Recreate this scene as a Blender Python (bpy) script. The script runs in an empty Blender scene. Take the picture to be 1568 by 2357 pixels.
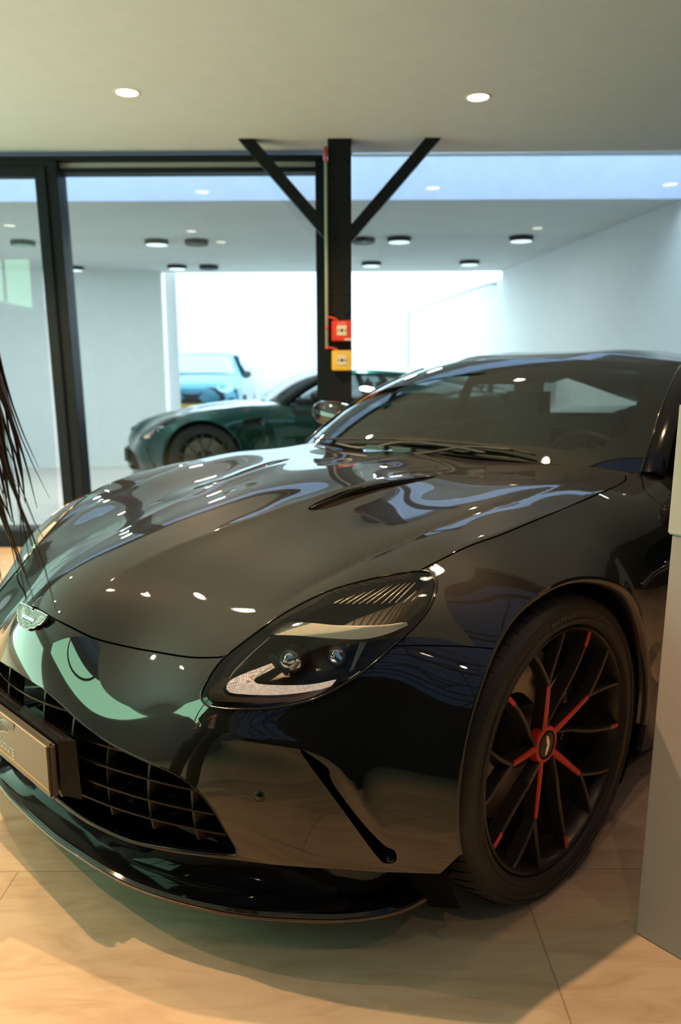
import bpy, bmesh, math, random
import numpy as np
from mathutils import Vector, Matrix, Euler
from mathutils.geometry import delaunay_2d_cdt
random.seed(7); rng = np.random.default_rng(7)
sc = bpy.context.scene; COL = sc.collection

# ------------------------------------------------------------------ camera
CAM = np.array([1.48926, 1.79207, 1.17737]); YAW = math.radians(-134.16317); PIT = math.radians(9.93011)
ROL = math.radians(-0.25904); FPX = 1815.58
Fv = np.array([math.cos(PIT)*math.cos(YAW), math.cos(PIT)*math.sin(YAW), -math.sin(PIT)])
R0 = np.cross(Fv, [0, 0, 1]); R0 /= np.linalg.norm(R0); U0 = np.cross(R0, Fv)
Rv = math.cos(ROL)*R0 + math.sin(ROL)*U0; Uv = -math.sin(ROL)*R0 + math.cos(ROL)*U0
cd = bpy.data.cameras.new('camera'); cam = bpy.data.objects.new('camera', cd); COL.objects.link(cam)
cam.matrix_world = Matrix(((Rv[0], Uv[0], -Fv[0], CAM[0]), (Rv[1], Uv[1], -Fv[1], CAM[1]), (Rv[2], Uv[2], -Fv[2], CAM[2]), (0, 0, 0, 1)))
cd.sensor_fit = 'HORIZONTAL'; cd.sensor_width = 24.0; cd.lens = FPX/1568*24; cd.clip_start = 0.05; cd.clip_end = 200
cd.dof.use_dof = True; cd.dof.focus_distance = 1.62; cd.dof.aperture_fstop = 3.2
sc.camera = cam
sc.view_settings.view_transform = 'Standard'; sc.view_settings.look = 'None'; sc.view_settings.gamma = 1
sc.view_settings.exposure = 0.12; sc.view_settings.use_curve_mapping = False

FH = np.array([math.cos(YAW), math.sin(YAW), 0.0]); RH = np.array([FH[1], -FH[0], 0.0])
def W(D, L, z):                      # room frame: D metres ahead of the photographer, L to the right, z up
    return Vector(CAM*[1, 1, 0] + FH*D + RH*L + np.array([0, 0, z]))
ROOM_ROT = math.atan2(RH[1], RH[0])  # local x = right, local y = away
def ray(u, v): return Fv + (u-784)/FPX*Rv + (1178.5-v)/FPX*Uv
def at(u, v, x=None, y=None, z=None, D=None):
    d = ray(u, v)
    t = (x-CAM[0])/d[0] if x is not None else (y-CAM[1])/d[1] if y is not None else (z-CAM[2])/d[2] if z is not None else D/(d@FH)
    return CAM + d*t

# ------------------------------------------------------------------ world and lights
w = bpy.data.worlds.new('world'); sc.world = w; w.use_nodes = True
bg = w.node_tree.nodes['Background']; bg.inputs[0].default_value = (0.72, 0.86, 1.0, 1); bg.inputs[1].default_value = 4.8
NEAR_Z = 2.61; BACK_Z = 2.46
def spot(name, D, L, z, power, color, angle=120, blend=.3, radius=.03):
    l = bpy.data.lights.new(name, 'SPOT'); l.energy = power; l.color = color; l.spot_size = math.radians(angle); l.spot_blend = blend; l.shadow_soft_size = radius
    o = bpy.data.objects.new(name, l); COL.objects.link(o); o.location = W(D, L, z); return o
def area(name, D, L, z, sx, sy, power, color, rot=(0, 0, 0)):
    l = bpy.data.lights.new(name, 'AREA'); l.shape = 'RECTANGLE'; l.size = sx; l.size_y = sy; l.energy = power; l.color = color
    o = bpy.data.objects.new(name, l); COL.objects.link(o); o.location = W(D, L, z)
    o.rotation_euler = (Euler((0, 0, ROOM_ROT)).to_matrix() @ Euler(rot).to_matrix()).to_euler(); return o
WARM = (1.0, 0.60, 0.30)
DOWNLIGHTS = [(4.375, -1.09), (4.47, 0.735), (4.33, -2.92), (4.56, 2.56),
              (2.63, -1.5), (2.66, .295), (2.71, 1.99), (2.82, -3.2), (1.95, -1.30), (1.98, .22), (1.92, -3.0)
              ]
BEAMLIGHTS = [(1.9, 2.1), (-0.9, 1.9), (-1.0, 0.2), (-1.0, -2.2)]     # spotlights hung from the hall trusses

# ------------------------------------------------------------------ materials
def mat(name, color, rough=.5, metal=0, coat=0, coat_rough=.02, emit=None, es=0, spec=.5, trans=0, ior=1.45, alpha=1):
    m = bpy.data.materials.new(name); m.use_nodes = True; b = m.node_tree.nodes['Principled BSDF']
    b.inputs['Base Color'].default_value = (*color, 1); b.inputs['Roughness'].default_value = rough; b.inputs['Metallic'].default_value = metal
    b.inputs['Coat Weight'].default_value = coat; b.inputs['Coat Roughness'].default_value = coat_rough; b.inputs['Specular IOR Level'].default_value = spec
    b.inputs['Transmission Weight'].default_value = trans; b.inputs['IOR'].default_value = ior; b.inputs['Alpha'].default_value = alpha
    if emit: b.inputs['Emission Color'].default_value = (*emit, 1); b.inputs['Emission Strength'].default_value = es
    return m
def nodes(m): return m.node_tree.nodes, m.node_tree.links, m.node_tree.nodes['Principled BSDF']
def thin_glass(name, tint=(.9, .95, .93), ior=1.5, boost=0.0):      # single-sheet glazing: mirror by Fresnel, else tinted see-through
    m = bpy.data.materials.new(name); m.use_nodes = True; n = m.node_tree.nodes; l = m.node_tree.links; n.clear()
    o = n.new('ShaderNodeOutputMaterial'); mx = n.new('ShaderNodeMixShader'); f = n.new('ShaderNodeFresnel'); f.inputs[0].default_value = ior
    t = n.new('ShaderNodeBsdfTransparent'); t.inputs[0].default_value = (*tint, 1); g = n.new('ShaderNodeBsdfGlossy'); g.inputs['Roughness'].default_value = 0.0
    ma = n.new('ShaderNodeMath'); ma.operation = 'ADD'; ma.use_clamp = True; ma.inputs[1].default_value = boost
    l.new(f.outputs[0], ma.inputs[0]); l.new(ma.outputs[0], mx.inputs[0]); l.new(t.outputs[0], mx.inputs[1]); l.new(g.outputs[0], mx.inputs[2]); l.new(mx.outputs[0], o.inputs[0])
    return m
M = {}
def paint(name, base, flake=.0, metal=0.0, rough=.35, ior=1.5, spec=.5):
    m = mat(name, base, rough, metal, coat=1, coat_rough=.012, spec=spec); n, l, b = nodes(m); b.inputs['Coat IOR'].default_value = ior
    if flake:
        tc = n.new('ShaderNodeTexCoord'); v = n.new('ShaderNodeTexVoronoi'); v.inputs['Scale'].default_value = 900
        nm = n.new('ShaderNodeBump'); nm.inputs['Strength'].default_value = flake; nm.inputs['Distance'].default_value = .001
        l.new(tc.outputs['Object'], v.inputs['Vector']); l.new(v.outputs['Color'], nm.inputs['Height']); l.new(nm.outputs[0], b.inputs['Normal'])
    return m
M['paint'] = paint('black_paint', (.003, .0032, .0038), flake=.15, metal=.0, rough=.45, ior=1.66, spec=.06)
M['gloss'] = mat('gloss_black_trim', (.003, .003, .0035), .12, coat=.6, spec=.2)
M['satin'] = mat('satin_black', (.010, .010, .011), .38)
M['vane'] = mat('grille_vane_black', (.004, .004, .0042), .22, spec=.25)
M['fin_plastic'] = mat('grille_fin_plastic', (.030, .021, .015), .5)
M['matt'] = mat('matt_black', (.006, .006, .006), .7)
M['under'] = mat('underbody', (.002, .002, .002), .9, spec=.1)
M['alloy'] = mat('satin_black_alloy', (.042, .036, .030), .30, metal=.5)
M['red'] = mat('red_wheel_accent', (.62, .022, .010), .38, coat=.3)
M['chrome'] = mat('chrome', (.8, .82, .82), .08, metal=1)
M['badge_metal'] = mat('badge_metal', (.10, .11, .11), .38, metal=1)
M['steel'] = mat('brake_steel', (.35, .33, .31), .3, metal=1)
M['caliper'] = mat('black_caliper', (.012, .012, .014), .25, coat=1)
M['hole'] = mat('disc_slot', (.2, .19, .18), .5)
M['white_text'] = mat('pale_lettering', (.55, .55, .52), .6)
M['screen'] = thin_glass('windscreen_glass', (.44, .50, .46), 1.5, .09)
M['side_glass'] = thin_glass('side_glass', (.45, .5, .5), 1.5, .05)
M['lens'] = thin_glass('headlight_lens', (.93, .95, .95), 1.45)
M['pane'] = thin_glass('window_pane', (.86, .93, .92), 1.5)

# ------------------------------------------------------------------ object helpers
def link(o, parent=None):
    COL.objects.link(o)
    if parent: o.parent = parent
    return o
def empty(name, loc, label, cat, group=None, rot=(0, 0, 0)):
    o = bpy.data.objects.new(name, None); COL.objects.link(o); o.location = loc; o.rotation_euler = rot; o.empty_display_size = .1
    return tag(o, label, cat, group)
def tag(o, label, cat, group=None):
    o['label'] = label; o['category'] = cat
    if group: o['group'] = group
    return o
def structure(o): o['kind'] = 'structure'; return o
def mesh(name, verts, faces, m, parent=None, normals=None, smooth=False, mats=None, fm=None):
    me = bpy.data.meshes.new(name); me.from_pydata([tuple(map(float, v)) for v in verts], [], [tuple(map(int, f)) for f in faces]); me.update()
    me.materials.append(m)
    for x in (mats or []): me.materials.append(x)
    if fm is not None: me.polygons.foreach_set('material_index', fm)
    if normals is not None:
        me.polygons.foreach_set('use_smooth', [True]*len(me.polygons)); me.normals_split_custom_set_from_vertices([tuple(n) for n in normals])
    elif smooth: me.polygons.foreach_set('use_smooth', [True]*len(me.polygons))
    return link(bpy.data.objects.new(name, me), parent)
class MB:
    def __init__(s): s.v = []; s.f = []; s.m = []
    def add(s, vs, fs, mi=0):
        o = len(s.v); s.v += [tuple(map(float, v)) for v in vs]; s.f += [tuple(i+o for i in f) for f in fs]; s.m += [mi]*len(fs); return s
    def box(s, x0, x1, y0, y1, z0, z1, T=None, mi=0, bev=0):
        if bev:
            b = min(bev, (x1-x0)*.45, (y1-y0)*.45, (z1-z0)*.45); bm = bmesh.new(); bmesh.ops.create_cube(bm, size=1)
            for v in bm.verts: v.co = Vector((x0+(v.co.x+.5)*(x1-x0), y0+(v.co.y+.5)*(y1-y0), z0+(v.co.z+.5)*(z1-z0)))
            bmesh.ops.bevel(bm, geom=list(bm.edges), offset=b, segments=2, affect='EDGES'); bm.verts.index_update()
            vs = [v.co.copy() for v in bm.verts]; fs = [[v.index for v in f.verts] for f in bm.faces]; bm.free()
        else:
            vs = [Vector(c) for c in ((x0, y0, z0), (x1, y0, z0), (x1, y1, z0), (x0, y1, z0), (x0, y0, z1), (x1, y0, z1), (x1, y1, z1), (x0, y1, z1))]
            fs = [(3, 2, 1, 0), (4, 5, 6, 7), (0, 1, 5, 4), (1, 2, 6, 5), (2, 3, 7, 6), (3, 0, 4, 7)]
        if T is not None: vs = [T @ v for v in vs]
        return s.add(vs, fs, mi)
    def tube(s, pts, r, n=8, mi=0, cap=True, closed=False):
        P = [Vector(p) for p in pts]; k = len(P); rr = r if hasattr(r, '__len__') else [r]*k; vs = []; up = None
        for i, p in enumerate(P):
            a = P[(i-1) % k] if (closed or i) else P[0]; b = P[(i+1) % k] if (closed or i < k-1) else P[-1]
            t = (b-a).normalized()
            if up is None: up = Vector((0, 0, 1)) if abs(t.z) < .9 else Vector((1, 0, 0))
            x = t.cross(up).normalized(); up = x.cross(t).normalized()
            for j in range(n):
                a_ = 2*math.pi*j/n; vs.append(p + x*(math.cos(a_)*rr[i]) + up*(math.sin(a_)*rr[i]))
        fs = []
        for i in range(k if closed else k-1):
            for j in range(n): fs.append((i*n+j, i*n+(j+1) % n, ((i+1) % k)*n+(j+1) % n, ((i+1) % k)*n+j))
        if cap and not closed: fs += [tuple(range(n))[::-1], tuple(range((k-1)*n, k*n))]
        return s.add(vs, fs, mi)
    def lathe(s, prof, n=64, T=None, mi=0, closed=False):         # profile (radius, height) round local z
        vs = []; k = len(prof)
        for j in range(n):
            a = 2*math.pi*j/n
            for r, h in prof: vs.append(Vector((r*math.cos(a), r*math.sin(a), h)))
        fs = []
        for j in range(n):
            for i in range(k if closed else k-1):
                i2 = (i+1) % k; j2 = (j+1) % n; fs.append((j*k+i, j2*k+i, j2*k+i2, j*k+i2))
        if T is not None: vs = [T @ v for v in vs]
        return s.add(vs, fs, mi)
    def prism(s, poly, h0, h1, T=None, mi=0):                       # polygon in local xy, extruded along z
        k = len(poly); vs = [Vector((x, y, h)) for h in (h0, h1) for x, y in poly]
        fs = [tuple(range(k))[::-1], tuple(range(k, 2*k))] + [(i, (i+1) % k, k+(i+1) % k, k+i) for i in range(k)]
        if T is not None: vs = [T @ v for v in vs]
        return s.add(vs, fs, mi)
    def build(s, name, m, parent=None, smooth=False, mats=None, angle=None):
        o = mesh(name, s.v, s.f, m, parent, None, smooth or angle is not None, mats, s.m if mats else None)
        if angle is not None:
            bm = bmesh.new(); bm.from_mesh(o.data); bmesh.ops.recalc_face_normals(bm, faces=bm.faces)
            for e in bm.edges:
                if len(e.link_faces) == 2 and e.calc_face_angle(0) > math.radians(angle): e.smooth = False
            bm.to_mesh(o.data); bm.free()
        return o
def roomT(D, L, z): return Matrix.Translation(W(D, L, z)) @ Matrix.Rotation(ROOM_ROT, 4, 'Z') @ Matrix.Scale(1, 4)
RT = Matrix.Translation(W(0, 0, 0)) @ Matrix(((RH[0], FH[0], 0, 0), (RH[1], FH[1], 0, 0), (0, 0, 1, 0), (0, 0, 0, 1)))   # (L, D, z) -> world
def rbox(name, L0, L1, D0, D1, z0, z1, m, parent=None, bev=0):
    b = MB().box(L0, L1, D0, D1, z0, z1, RT, 0, bev); o = b.build(name, m, parent)
    return o
def text_mesh(s, size, font_ext=0.0):
    c = bpy.data.curves.new('lettering', 'FONT'); c.body = s; c.size = size; c.extrude = font_ext; c.align_x = 'CENTER'; c.align_y = 'CENTER'; c.resolution_u = 2
    o = bpy.data.objects.new('lettering', c); me = bpy.data.meshes.new_from_object(o)
    vs = [v.co.copy() for v in me.vertices]; fs = [tuple(p.vertices) for p in me.polygons]
    bpy.data.objects.remove(o); bpy.data.curves.remove(c); bpy.data.meshes.remove(me); return vs, fs

# ------------------------------------------------------------------ room materials
def wall_mat(name, color, rough=.8, scale=8, amt=.06, bump=.1):
    m = mat(name, color, rough, spec=.3); n, l, b = nodes(m); tc = n.new('ShaderNodeTexCoord')
    no = n.new('ShaderNodeTexNoise'); no.inputs['Scale'].default_value = scale; no.inputs['Detail'].default_value = 5; l.new(tc.outputs['Object'], no.inputs['Vector'])
    r = n.new('ShaderNodeValToRGB'); r.color_ramp.elements[0].position = .3; r.color_ramp.elements[1].position = .7
    r.color_ramp.elements[0].color = (*[c*(1-amt) for c in color], 1); r.color_ramp.elements[1].color = (*[min(1, c*(1+amt)) for c in color], 1)
    l.new(no.outputs['Fac'], r.inputs[0]); l.new(r.outputs[0], b.inputs['Base Color'])
    bp = n.new('ShaderNodeBump'); bp.inputs['Strength'].default_value = bump; bp.inputs['Distance'].default_value = .002
    n2 = n.new('ShaderNodeTexNoise'); n2.inputs['Scale'].default_value = 220; l.new(tc.outputs['Object'], n2.inputs['Vector']); l.new(n2.outputs['Fac'], bp.inputs['Height']); l.new(bp.outputs[0], b.inputs['Normal'])
    return m
def travertine(name, c1, c2, cg, tx=1.2, ty=.6, ox=0, oy=0, rough=.33):
    m = mat(name, c1, rough, spec=.45); n, l, b = nodes(m); tc = n.new('ShaderNodeTexCoord')
    mp = n.new('ShaderNodeMapping'); rt_ = n.new('ShaderNodeMapping'); rt_.inputs['Rotation'].default_value = (0, 0, -ROOM_ROT); l.new(tc.outputs['Object'], rt_.inputs['Vector'])
    mp.inputs['Scale'].default_value = (2.6, 11, 1); l.new(rt_.outputs[0], mp.inputs['Vector'])
    no = n.new('ShaderNodeTexNoise'); no.inputs['Scale'].default_value = 1.6; no.inputs['Detail'].default_value = 9; no.inputs['Roughness'].default_value = .62; no.inputs['Distortion'].default_value = 1.1
    l.new(mp.outputs[0], no.inputs['Vector'])
    r = n.new('ShaderNodeValToRGB'); e = r.color_ramp.elements; e[0].position = .30; e[0].color = (*c2, 1); e[1].position = .56; e[1].color = (*c1, 1)
    l.new(no.outputs['Fac'], r.inputs[0])
    br = n.new('ShaderNodeTexBrick'); br.offset = .5; br.inputs['Scale'].default_value = 1; br.inputs['Brick Width'].default_value = tx; br.inputs['Row Height'].default_value = ty
    br.inputs['Mortar Size'].default_value = .0022; br.inputs['Color1'].default_value = (1, 1, 1, 1); br.inputs['Color2'].default_value = (.93, .93, .93, 1); br.inputs['Mortar'].default_value = (.62, .6, .56, 1)
    m2 = n.new('ShaderNodeMapping'); m2.inputs['Location'].default_value = (ox, oy, 0); l.new(rt_.outputs[0], m2.inputs['Vector']); l.new(m2.outputs[0], br.inputs['Vector'])
    mx = n.new('ShaderNodeMix'); mx.data_type = 'RGBA'; mx.blend_type = 'MULTIPLY'; mx.inputs['Factor'].default_value = 1
    l.new(r.outputs[0], mx.inputs['A']); l.new(br.outputs['Color'], mx.inputs['B']); l.new(mx.outputs['Result'], b.inputs['Base Color'])
    # small pits
    v = n.new('ShaderNodeTexNoise'); v.inputs['Scale'].default_value = 60; v.inputs['Detail'].default_value = 3; l.new(mp.outputs[0], v.inputs['Vector'])
    bp = n.new('ShaderNodeBump'); bp.inputs['Strength'].default_value = .12; bp.inputs['Distance'].default_value = .003; l.new(v.outputs['Fac'], bp.inputs['Height']); l.new(bp.outputs[0], b.inputs['Normal'])
    return m
M['floor'] = travertine('travertine_floor', (.60, .46, .33), (.47, .33, .22), None)
M['floor_back'] = travertine('pale_stone_floor', (.62, .58, .55), (.54, .50, .46), None, 1.2, 1.2)
M['ceiling'] = wall_mat('ceiling_paint', (.68, .80, .90), amt=.02)
M['ceiling_back'] = wall_mat('back_ceiling_plaster', (.66, .67, .66), amt=.05, scale=1.2)
M['white_wall'] = wall_mat('white_wall_paint', (.80, .81, .81), amt=.02)
M['wall_warm'] = wall_mat('left_wall_paint', (.74, .74, .72), amt=.02)
M['dark_wall'] = wall_mat('charcoal_wall', (.022, .022, .024))
M['brown_wall'] = wall_mat('brown_wall', (.055, .042, .032))
M['frame'] = mat('anthracite_frame', (.009, .015, .022), .5, spec=.2)
M['column'] = mat('black_steel_paint', (.009, .012, .016), .55, spec=.2)

def ngon(name, pts, m, thick=0, parent=None):      # pts in (D, L, z)
    return mesh(name, [W(*q) for q in pts], [tuple(range(len(pts)))], m, parent)
def panel(name, L0, L1, D0, D1, z0, z1, m): return structure(rbox(name, L0, L1, D0, D1, z0, z1, m))
# floors and ceilings (boxes so they have thickness)
panel('floor', -5.2, 5.0, -6.0, 5.44, -.12, 0, M['floor'])
panel('floor_yard', -9, 8, 5.44, 24, -.12, 0, M['floor_back'])
panel('ceiling', -5.2, 5.0, 2.40, 5.62, NEAR_Z, NEAR_Z+.3, M['ceiling'])
M['bulkhead'] = wall_mat('bulkhead_paint', (.66, .72, .92), amt=.03)
panel('wall_bulkhead_back', -7.5, 5.5, 6.20, 6.24, BACK_Z-.005, BACK_Z+.72, M['bulkhead'])
panel('ceiling_back', -7.5, 5.5, 6.24, 10.46, BACK_Z, BACK_Z+.7, M['ceiling_back'])
# tall dark hall behind the photographer, glazed roof on trusses
panel('wall_left', -5.4, -5.2, -6.0, 5.44, 0, 5.2, M['wall_warm'])
panel('wall_right', 5.0, 5.2, -6.0, 5.44, 0, 5.2, M['brown_wall'])
panel('wall_rear', -5.4, 5.2, -6.2, -6.0, 0, 5.2, M['dark_wall'])
panel('ceiling_wing', -5.2, .46, .55, 2.40, NEAR_Z, NEAR_Z+.3, M['ceiling'])
panel('wall_bulkhead', .46, 5.2, 2.40, 2.55, NEAR_Z+.3, 5.2, M['dark_wall'])
panel('wall_bulkhead_wing', -5.4, .46, .55, .70, NEAR_Z+.3, 5.2, M['dark_wall'])
panel('wall_bulkhead_end', .36, .46, .70, 2.40, NEAR_Z+.3, 5.2, M['dark_wall'])
# back room walls
def wall_line(name, a, b, z0, z1, m, t=.15):
    (D0, L0), (D1, L1) = a, b; n = np.array([-(L1-L0), (D1-D0)]); n = n/np.linalg.norm(n)*t   # thickness away from the view
    q = [(D0, L0), (D1, L1), (D1+n[0]*1, L1+n[1]*1), (D0+n[0]*1, L0+n[1]*1)]
    vs = [W(d, l, z) for z in (z0, z1) for d, l in q]
    fs = [(0, 1, 2, 3), (4, 5, 6, 7), (0, 1, 5, 4), (1, 2, 6, 5), (2, 3, 7, 6), (3, 0, 4, 7)]
    o = mesh(name, vs, fs, m); bm = bmesh.new(); bm.from_mesh(o.data); bmesh.ops.recalc_face_normals(bm, faces=bm.faces); bm.to_mesh(o.data); bm.free()
    return structure(o)
panel('wall_glazing_end', 2.62, 5.2, 5.44, 5.60, 0, NEAR_Z, M['wall_warm'])
wall_line('wall_back_left', (9.86, -7.3), (10.45, -2.27), 0, BACK_Z+.7, M['white_wall'])
wall_line('wall_back_right', (5.6, 2.86), (10.46, 2.27), 0, BACK_Z+.7, M['white_wall'], -.2)
wall_line('wall_yard_left', (10.6, -2.27), (21, -7.5), 0, 3.6, M['white_wall'])
wall_line('wall_yard_end', (21, -7.6), (21, 3.4), 0, 4.6, M['white_wall'])
wall_line('wall_yard_right', (10.46, 2.27), (21, .95), 0, 2.37, M['white_wall'], -.2)
wall_line('wall_side', (5.44, -7.3), (9.9, -7.3), 0, 3.2, M['white_wall'], .2)

# ------------------------------------------------------------------ glazed partition
def under(o, p):                       # keep world placement when parenting to an Empty
    o.parent = p; o.matrix_parent_inverse = Matrix.Translation(p.location).inverted() if p.rotation_euler[:] == (0, 0, 0) else p.matrix_world.inverted(); return o
def fbox(name, p, *a, m=None, bev=.004): return under(rbox(name, *a, m or M['frame'], None, bev), p)
def lean_box(name, p, *a):              # upright that is a touch out of plumb
    o = fbox(name, p, *a)
    for v in o.data.vertices: v.co += Vector(RH*(.022*(2.5-v.co.z)))
    return o
fr = empty('glazed_partition', W(5.5, -2.5, 0), 'dark framed floor to ceiling glass partition left of the steel column', 'partition')
fbox('header', fr, -5.1, -.10, 5.42, 5.58, 2.545, 2.575)
fbox('head_rail', fr, -5.1, -.10, 5.44, 5.56, 2.475, 2.505)
fbox('transom_strip', fr, -1.87, -.14, 5.47, 5.53, 2.505, 2.545, m=mat('transom_panel', (.55, .55, .53), .5))
fbox('header_soffit', fr, -5.1, -1.87, 5.41, 5.57, 2.50, 2.545)
lean_box('mullion', fr, -1.895, -1.825, 5.40, 5.58, .11, 2.54)
fbox('mullion', fr, -.155, -.045, 5.42, 5.58, .11, 2.54)
lean_box('door_stile', fr, -1.965, -1.895, 5.38, 5.46, .11, 2.50)
fbox('door_rail', fr, -5.05, -1.965, 5.38, 5.46, 2.44, 2.50)
fbox('sill', fr, -5.1, -.045, 5.36, 5.60, 0, .115)
fbox('pane', fr, -1.825, -.155, 5.495, 5.505, .11, 2.475, m=M['pane'], bev=0)
fbox('pane', fr, -5.05, -1.965, 5.415, 5.425, .11, 2.44, m=M['pane'], bev=0)
fr2 = empty('glazed_screen', W(5.5, 1.5, 0), 'frameless glass screen right of the steel column', 'partition')
fbox('pane', fr2, .09, 2.60, 5.495, 5.505, .11, 2.60, m=M['pane'], bev=0)
fbox('sill', fr2, .09, 2.60, 5.36, 5.60, 0, .115)

# ------------------------------------------------------------------ steel column with braces
cl = empty('steel_column', W(5.25, .01, 0), 'dark riveted steel H column with two diagonal braces', 'column')
T = RT
fbox('flange', cl, -.070, .078, 5.195, 5.207, 0, NEAR_Z, m=M['column'], bev=.002)
fbox('flange', cl, -.070, .078, 5.333, 5.345, 0, NEAR_Z, m=M['column'], bev=.002)
fbox('web', cl, 0, .008, 5.207, 5.333, 0, NEAR_Z, m=M['column'], bev=0)
def brace(x0, z0, x1, z1):
    a = Vector((x0, 5.20, z0)); b = Vector((x1, 5.20, z1)); t = (b-a).normalized(); n = Vector((-t.z, 0, t.x))*.036
    vs = [RT @ (q + Vector((0, d, 0))) for d in (-.012, .05) for q in (a-n, b-n, b+n, a+n)]
    mb = MB().add(vs, [(3, 2, 1, 0), (4, 5, 6, 7), (0, 1, 5, 4), (1, 2, 6, 5), (2, 3, 7, 6), (3, 0, 4, 7)])
    o = mb.build('brace', M['column'])
    bm = bmesh.new(); bm.from_mesh(o.data); bmesh.ops.recalc_face_normals(bm, faces=bm.faces); bm.to_mesh(o.data); bm.free(); return under(o, cl)
brace(-.045, 2.02, -.60, 2.64); brace(.05, 2.02, .61, 2.64)
for z in (2.47, 2.37, 2.25, 2.02, 1.68, 1.56, 1.45):
    for x in (-.045, .045):
        b = MB().lathe([(0, .006), (.008, .005), (.011, 0), (.011, -.004)], 12, RT @ Matrix.Translation((x+.004, 5.193, z)) @ Matrix.Rotation(math.pi/2, 4, 'X'))
        under(b.build('rivet', M['column'], None, True), cl)
cond = empty('cable_conduit', W(5.18, -.082, 1.4), 'thin pale green conduit running up the left side of the steel column', 'pipe')
M['conduit'] = mat('conduit_plastic', (.42, .50, .40), .45); M['redcable'] = mat('red_cable', (.55, .05, .03), .45)
under(MB().tube([RT @ Vector((-.082, 5.18, 1.345)), RT @ Vector((-.082, 5.18, 2.47))], .0095, 12).build('tube', M['conduit'], None, True), cond)
for z0, z1 in ((2.47, 2.56), (1.46, 1.48), (1.335, 1.348)):
    under(MB().tube([RT @ Vector((-.082, 5.18, z0)), RT @ Vector((-.082, 5.18, z1))], .011, 12).build('coupling', M['redcable'], None, True), cond)
def cable(z, zt):
    pts = []
    for i in range(13):
        a = i/12*math.pi/2; pts.append(RT @ Vector((-.08+.055*i/12+.02*math.sin(a)*0+.012*math.sin(a), 5.175, z - (z-zt)*(1-math.cos(a)))))
    return MB().tube(pts, .006, 8)
def callpoint(z, color, label, name, strip):
    e = empty(name, RT @ Vector((.02, 5.165, z)), label, 'alarm box')
    m = mat(name+'_plastic', color, .4); s = .0635
    under(MB().box(.012-s, .012+s, 5.150, 5.195, z-s, z+s, RT, 0, .005).build('housing', m), e)
    under(MB().box(-.018, .045, 5.146, 5.150, z-.030, z+.034, RT, 0, .001).build('break_panel', mat(name+'_glass', (.62, .62, .52), .25)), e)
    # house-flame symbol: dot with arrows on both sides
    k = MB()
    k.prism([(.0095*math.cos(a), .0095*math.sin(a)) for a in np.linspace(0, 2*math.pi, 17)[:-1]], -.0005, .0005, RT @ Matrix.Translation((.014, 5.1455, z+.002)) @ Matrix.Rotation(math.pi/2, 4, 'X'))
    for sx in (-1, 1):
        k.prism([(sx*.027, .006), (sx*.014, 0), (sx*.027, -.006)], -.0005, .0005, RT @ Matrix.Translation((.014, 5.1455, z+.002)) @ Matrix.Rotation(math.pi/2, 4, 'X'))
    under(k.build('symbol', M['matt']), e)
    vs, fs = text_mesh('ALARM', .017, .0004)
    under(MB().add([RT @ (Matrix.Translation((.014, 5.1495, z+.048)) @ Matrix.Rotation(math.pi/2, 4, 'X') @ v) for v in vs], fs).build('lettering', M['white_text']), e)
    if strip: under(MB().box(.03, .074, 5.1485, 5.1500, z-.060, z-.048, RT).build('label_strip', M['white_text']), e)
    return e
callpoint(1.448, (.62, .05, .03), 'red square fire alarm call point on the steel column', 'fire_alarm_call_point', True)
callpoint(1.262, (.72, .50, .08), 'yellow square call point on the steel column below the red one', 'alarm_call_point', False)
for z, zt, lb in ((1.535, 1.515, 'short red cable bending from the conduit to the red call point'), (1.345, 1.328, 'short red cable bending down to the yellow call point')):
    o = cable(z, zt).build('alarm_cable', M['redcable'], None, True); tag(o, lb, 'cable', 'red alarm cables')

# ------------------------------------------------------------------ downlights and lamps
M['lamp'] = mat('downlight_emitter', (1, 1, 1), .5, emit=(1, .88, .70), es=14)
M['lamp_ring'] = mat('downlight_ring', (.78, .77, .72), .35)
def downlight(D, L, label, group, z=NEAR_Z, rr=.066):
    e = empty('ceiling_downlight', W(D, L, z), label, 'ceiling light', group)
    MB().lathe([(rr*.80, -.001), (rr*.86, -.004), (rr, -.004), (rr*1.06, 0)], 40).build('ring', M['lamp_ring'], e, True)
    MB().lathe([(0, -.0015), (rr*.8, -.0015)], 40).build('diffuser', M['lamp'], e)
    return e
names = ['round recessed downlight in the ceiling above the left door frame', 'round recessed downlight in the ceiling to the right of the column']
LN = ['recessed downlight in the front row of the ceiling, left of the picture', 'recessed downlight in the front row of the ceiling, right of the picture',
      'second row ceiling downlight mirrored in the glass above the far lamps', 'second row ceiling downlight mirrored beside the steel column', 'second row ceiling downlight mirrored near the right wall', 'second row ceiling downlight mirrored at the left picture edge',
      'bright ceiling downlight above the nose of the black car', 'bright ceiling downlight above the front wheel of the black car', 'bright ceiling downlight above the person at the left']
for i, (D, L) in enumerate(DOWNLIGHTS):
    downlight(D, L, names[i] if i < 2 else LN[i-2], 'downlights in the showroom ceiling')
    spot('downlight_light', D, L, NEAR_Z-.02, (170, 75, 200, 20, 40, 30, 15, 40, 175, 155, 140)[i], WARM, 128, .55, .018)
M['disc_rim'] = mat('lamp_rim', (.03, .03, .032), .5)
M['disc_face'] = mat('lamp_disc', (.8, .85, .9), .5, emit=(.85, .93, 1), es=1.3)
M['disc_dark'] = mat('speaker_grille', (.05, .055, .06), .6)
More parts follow.
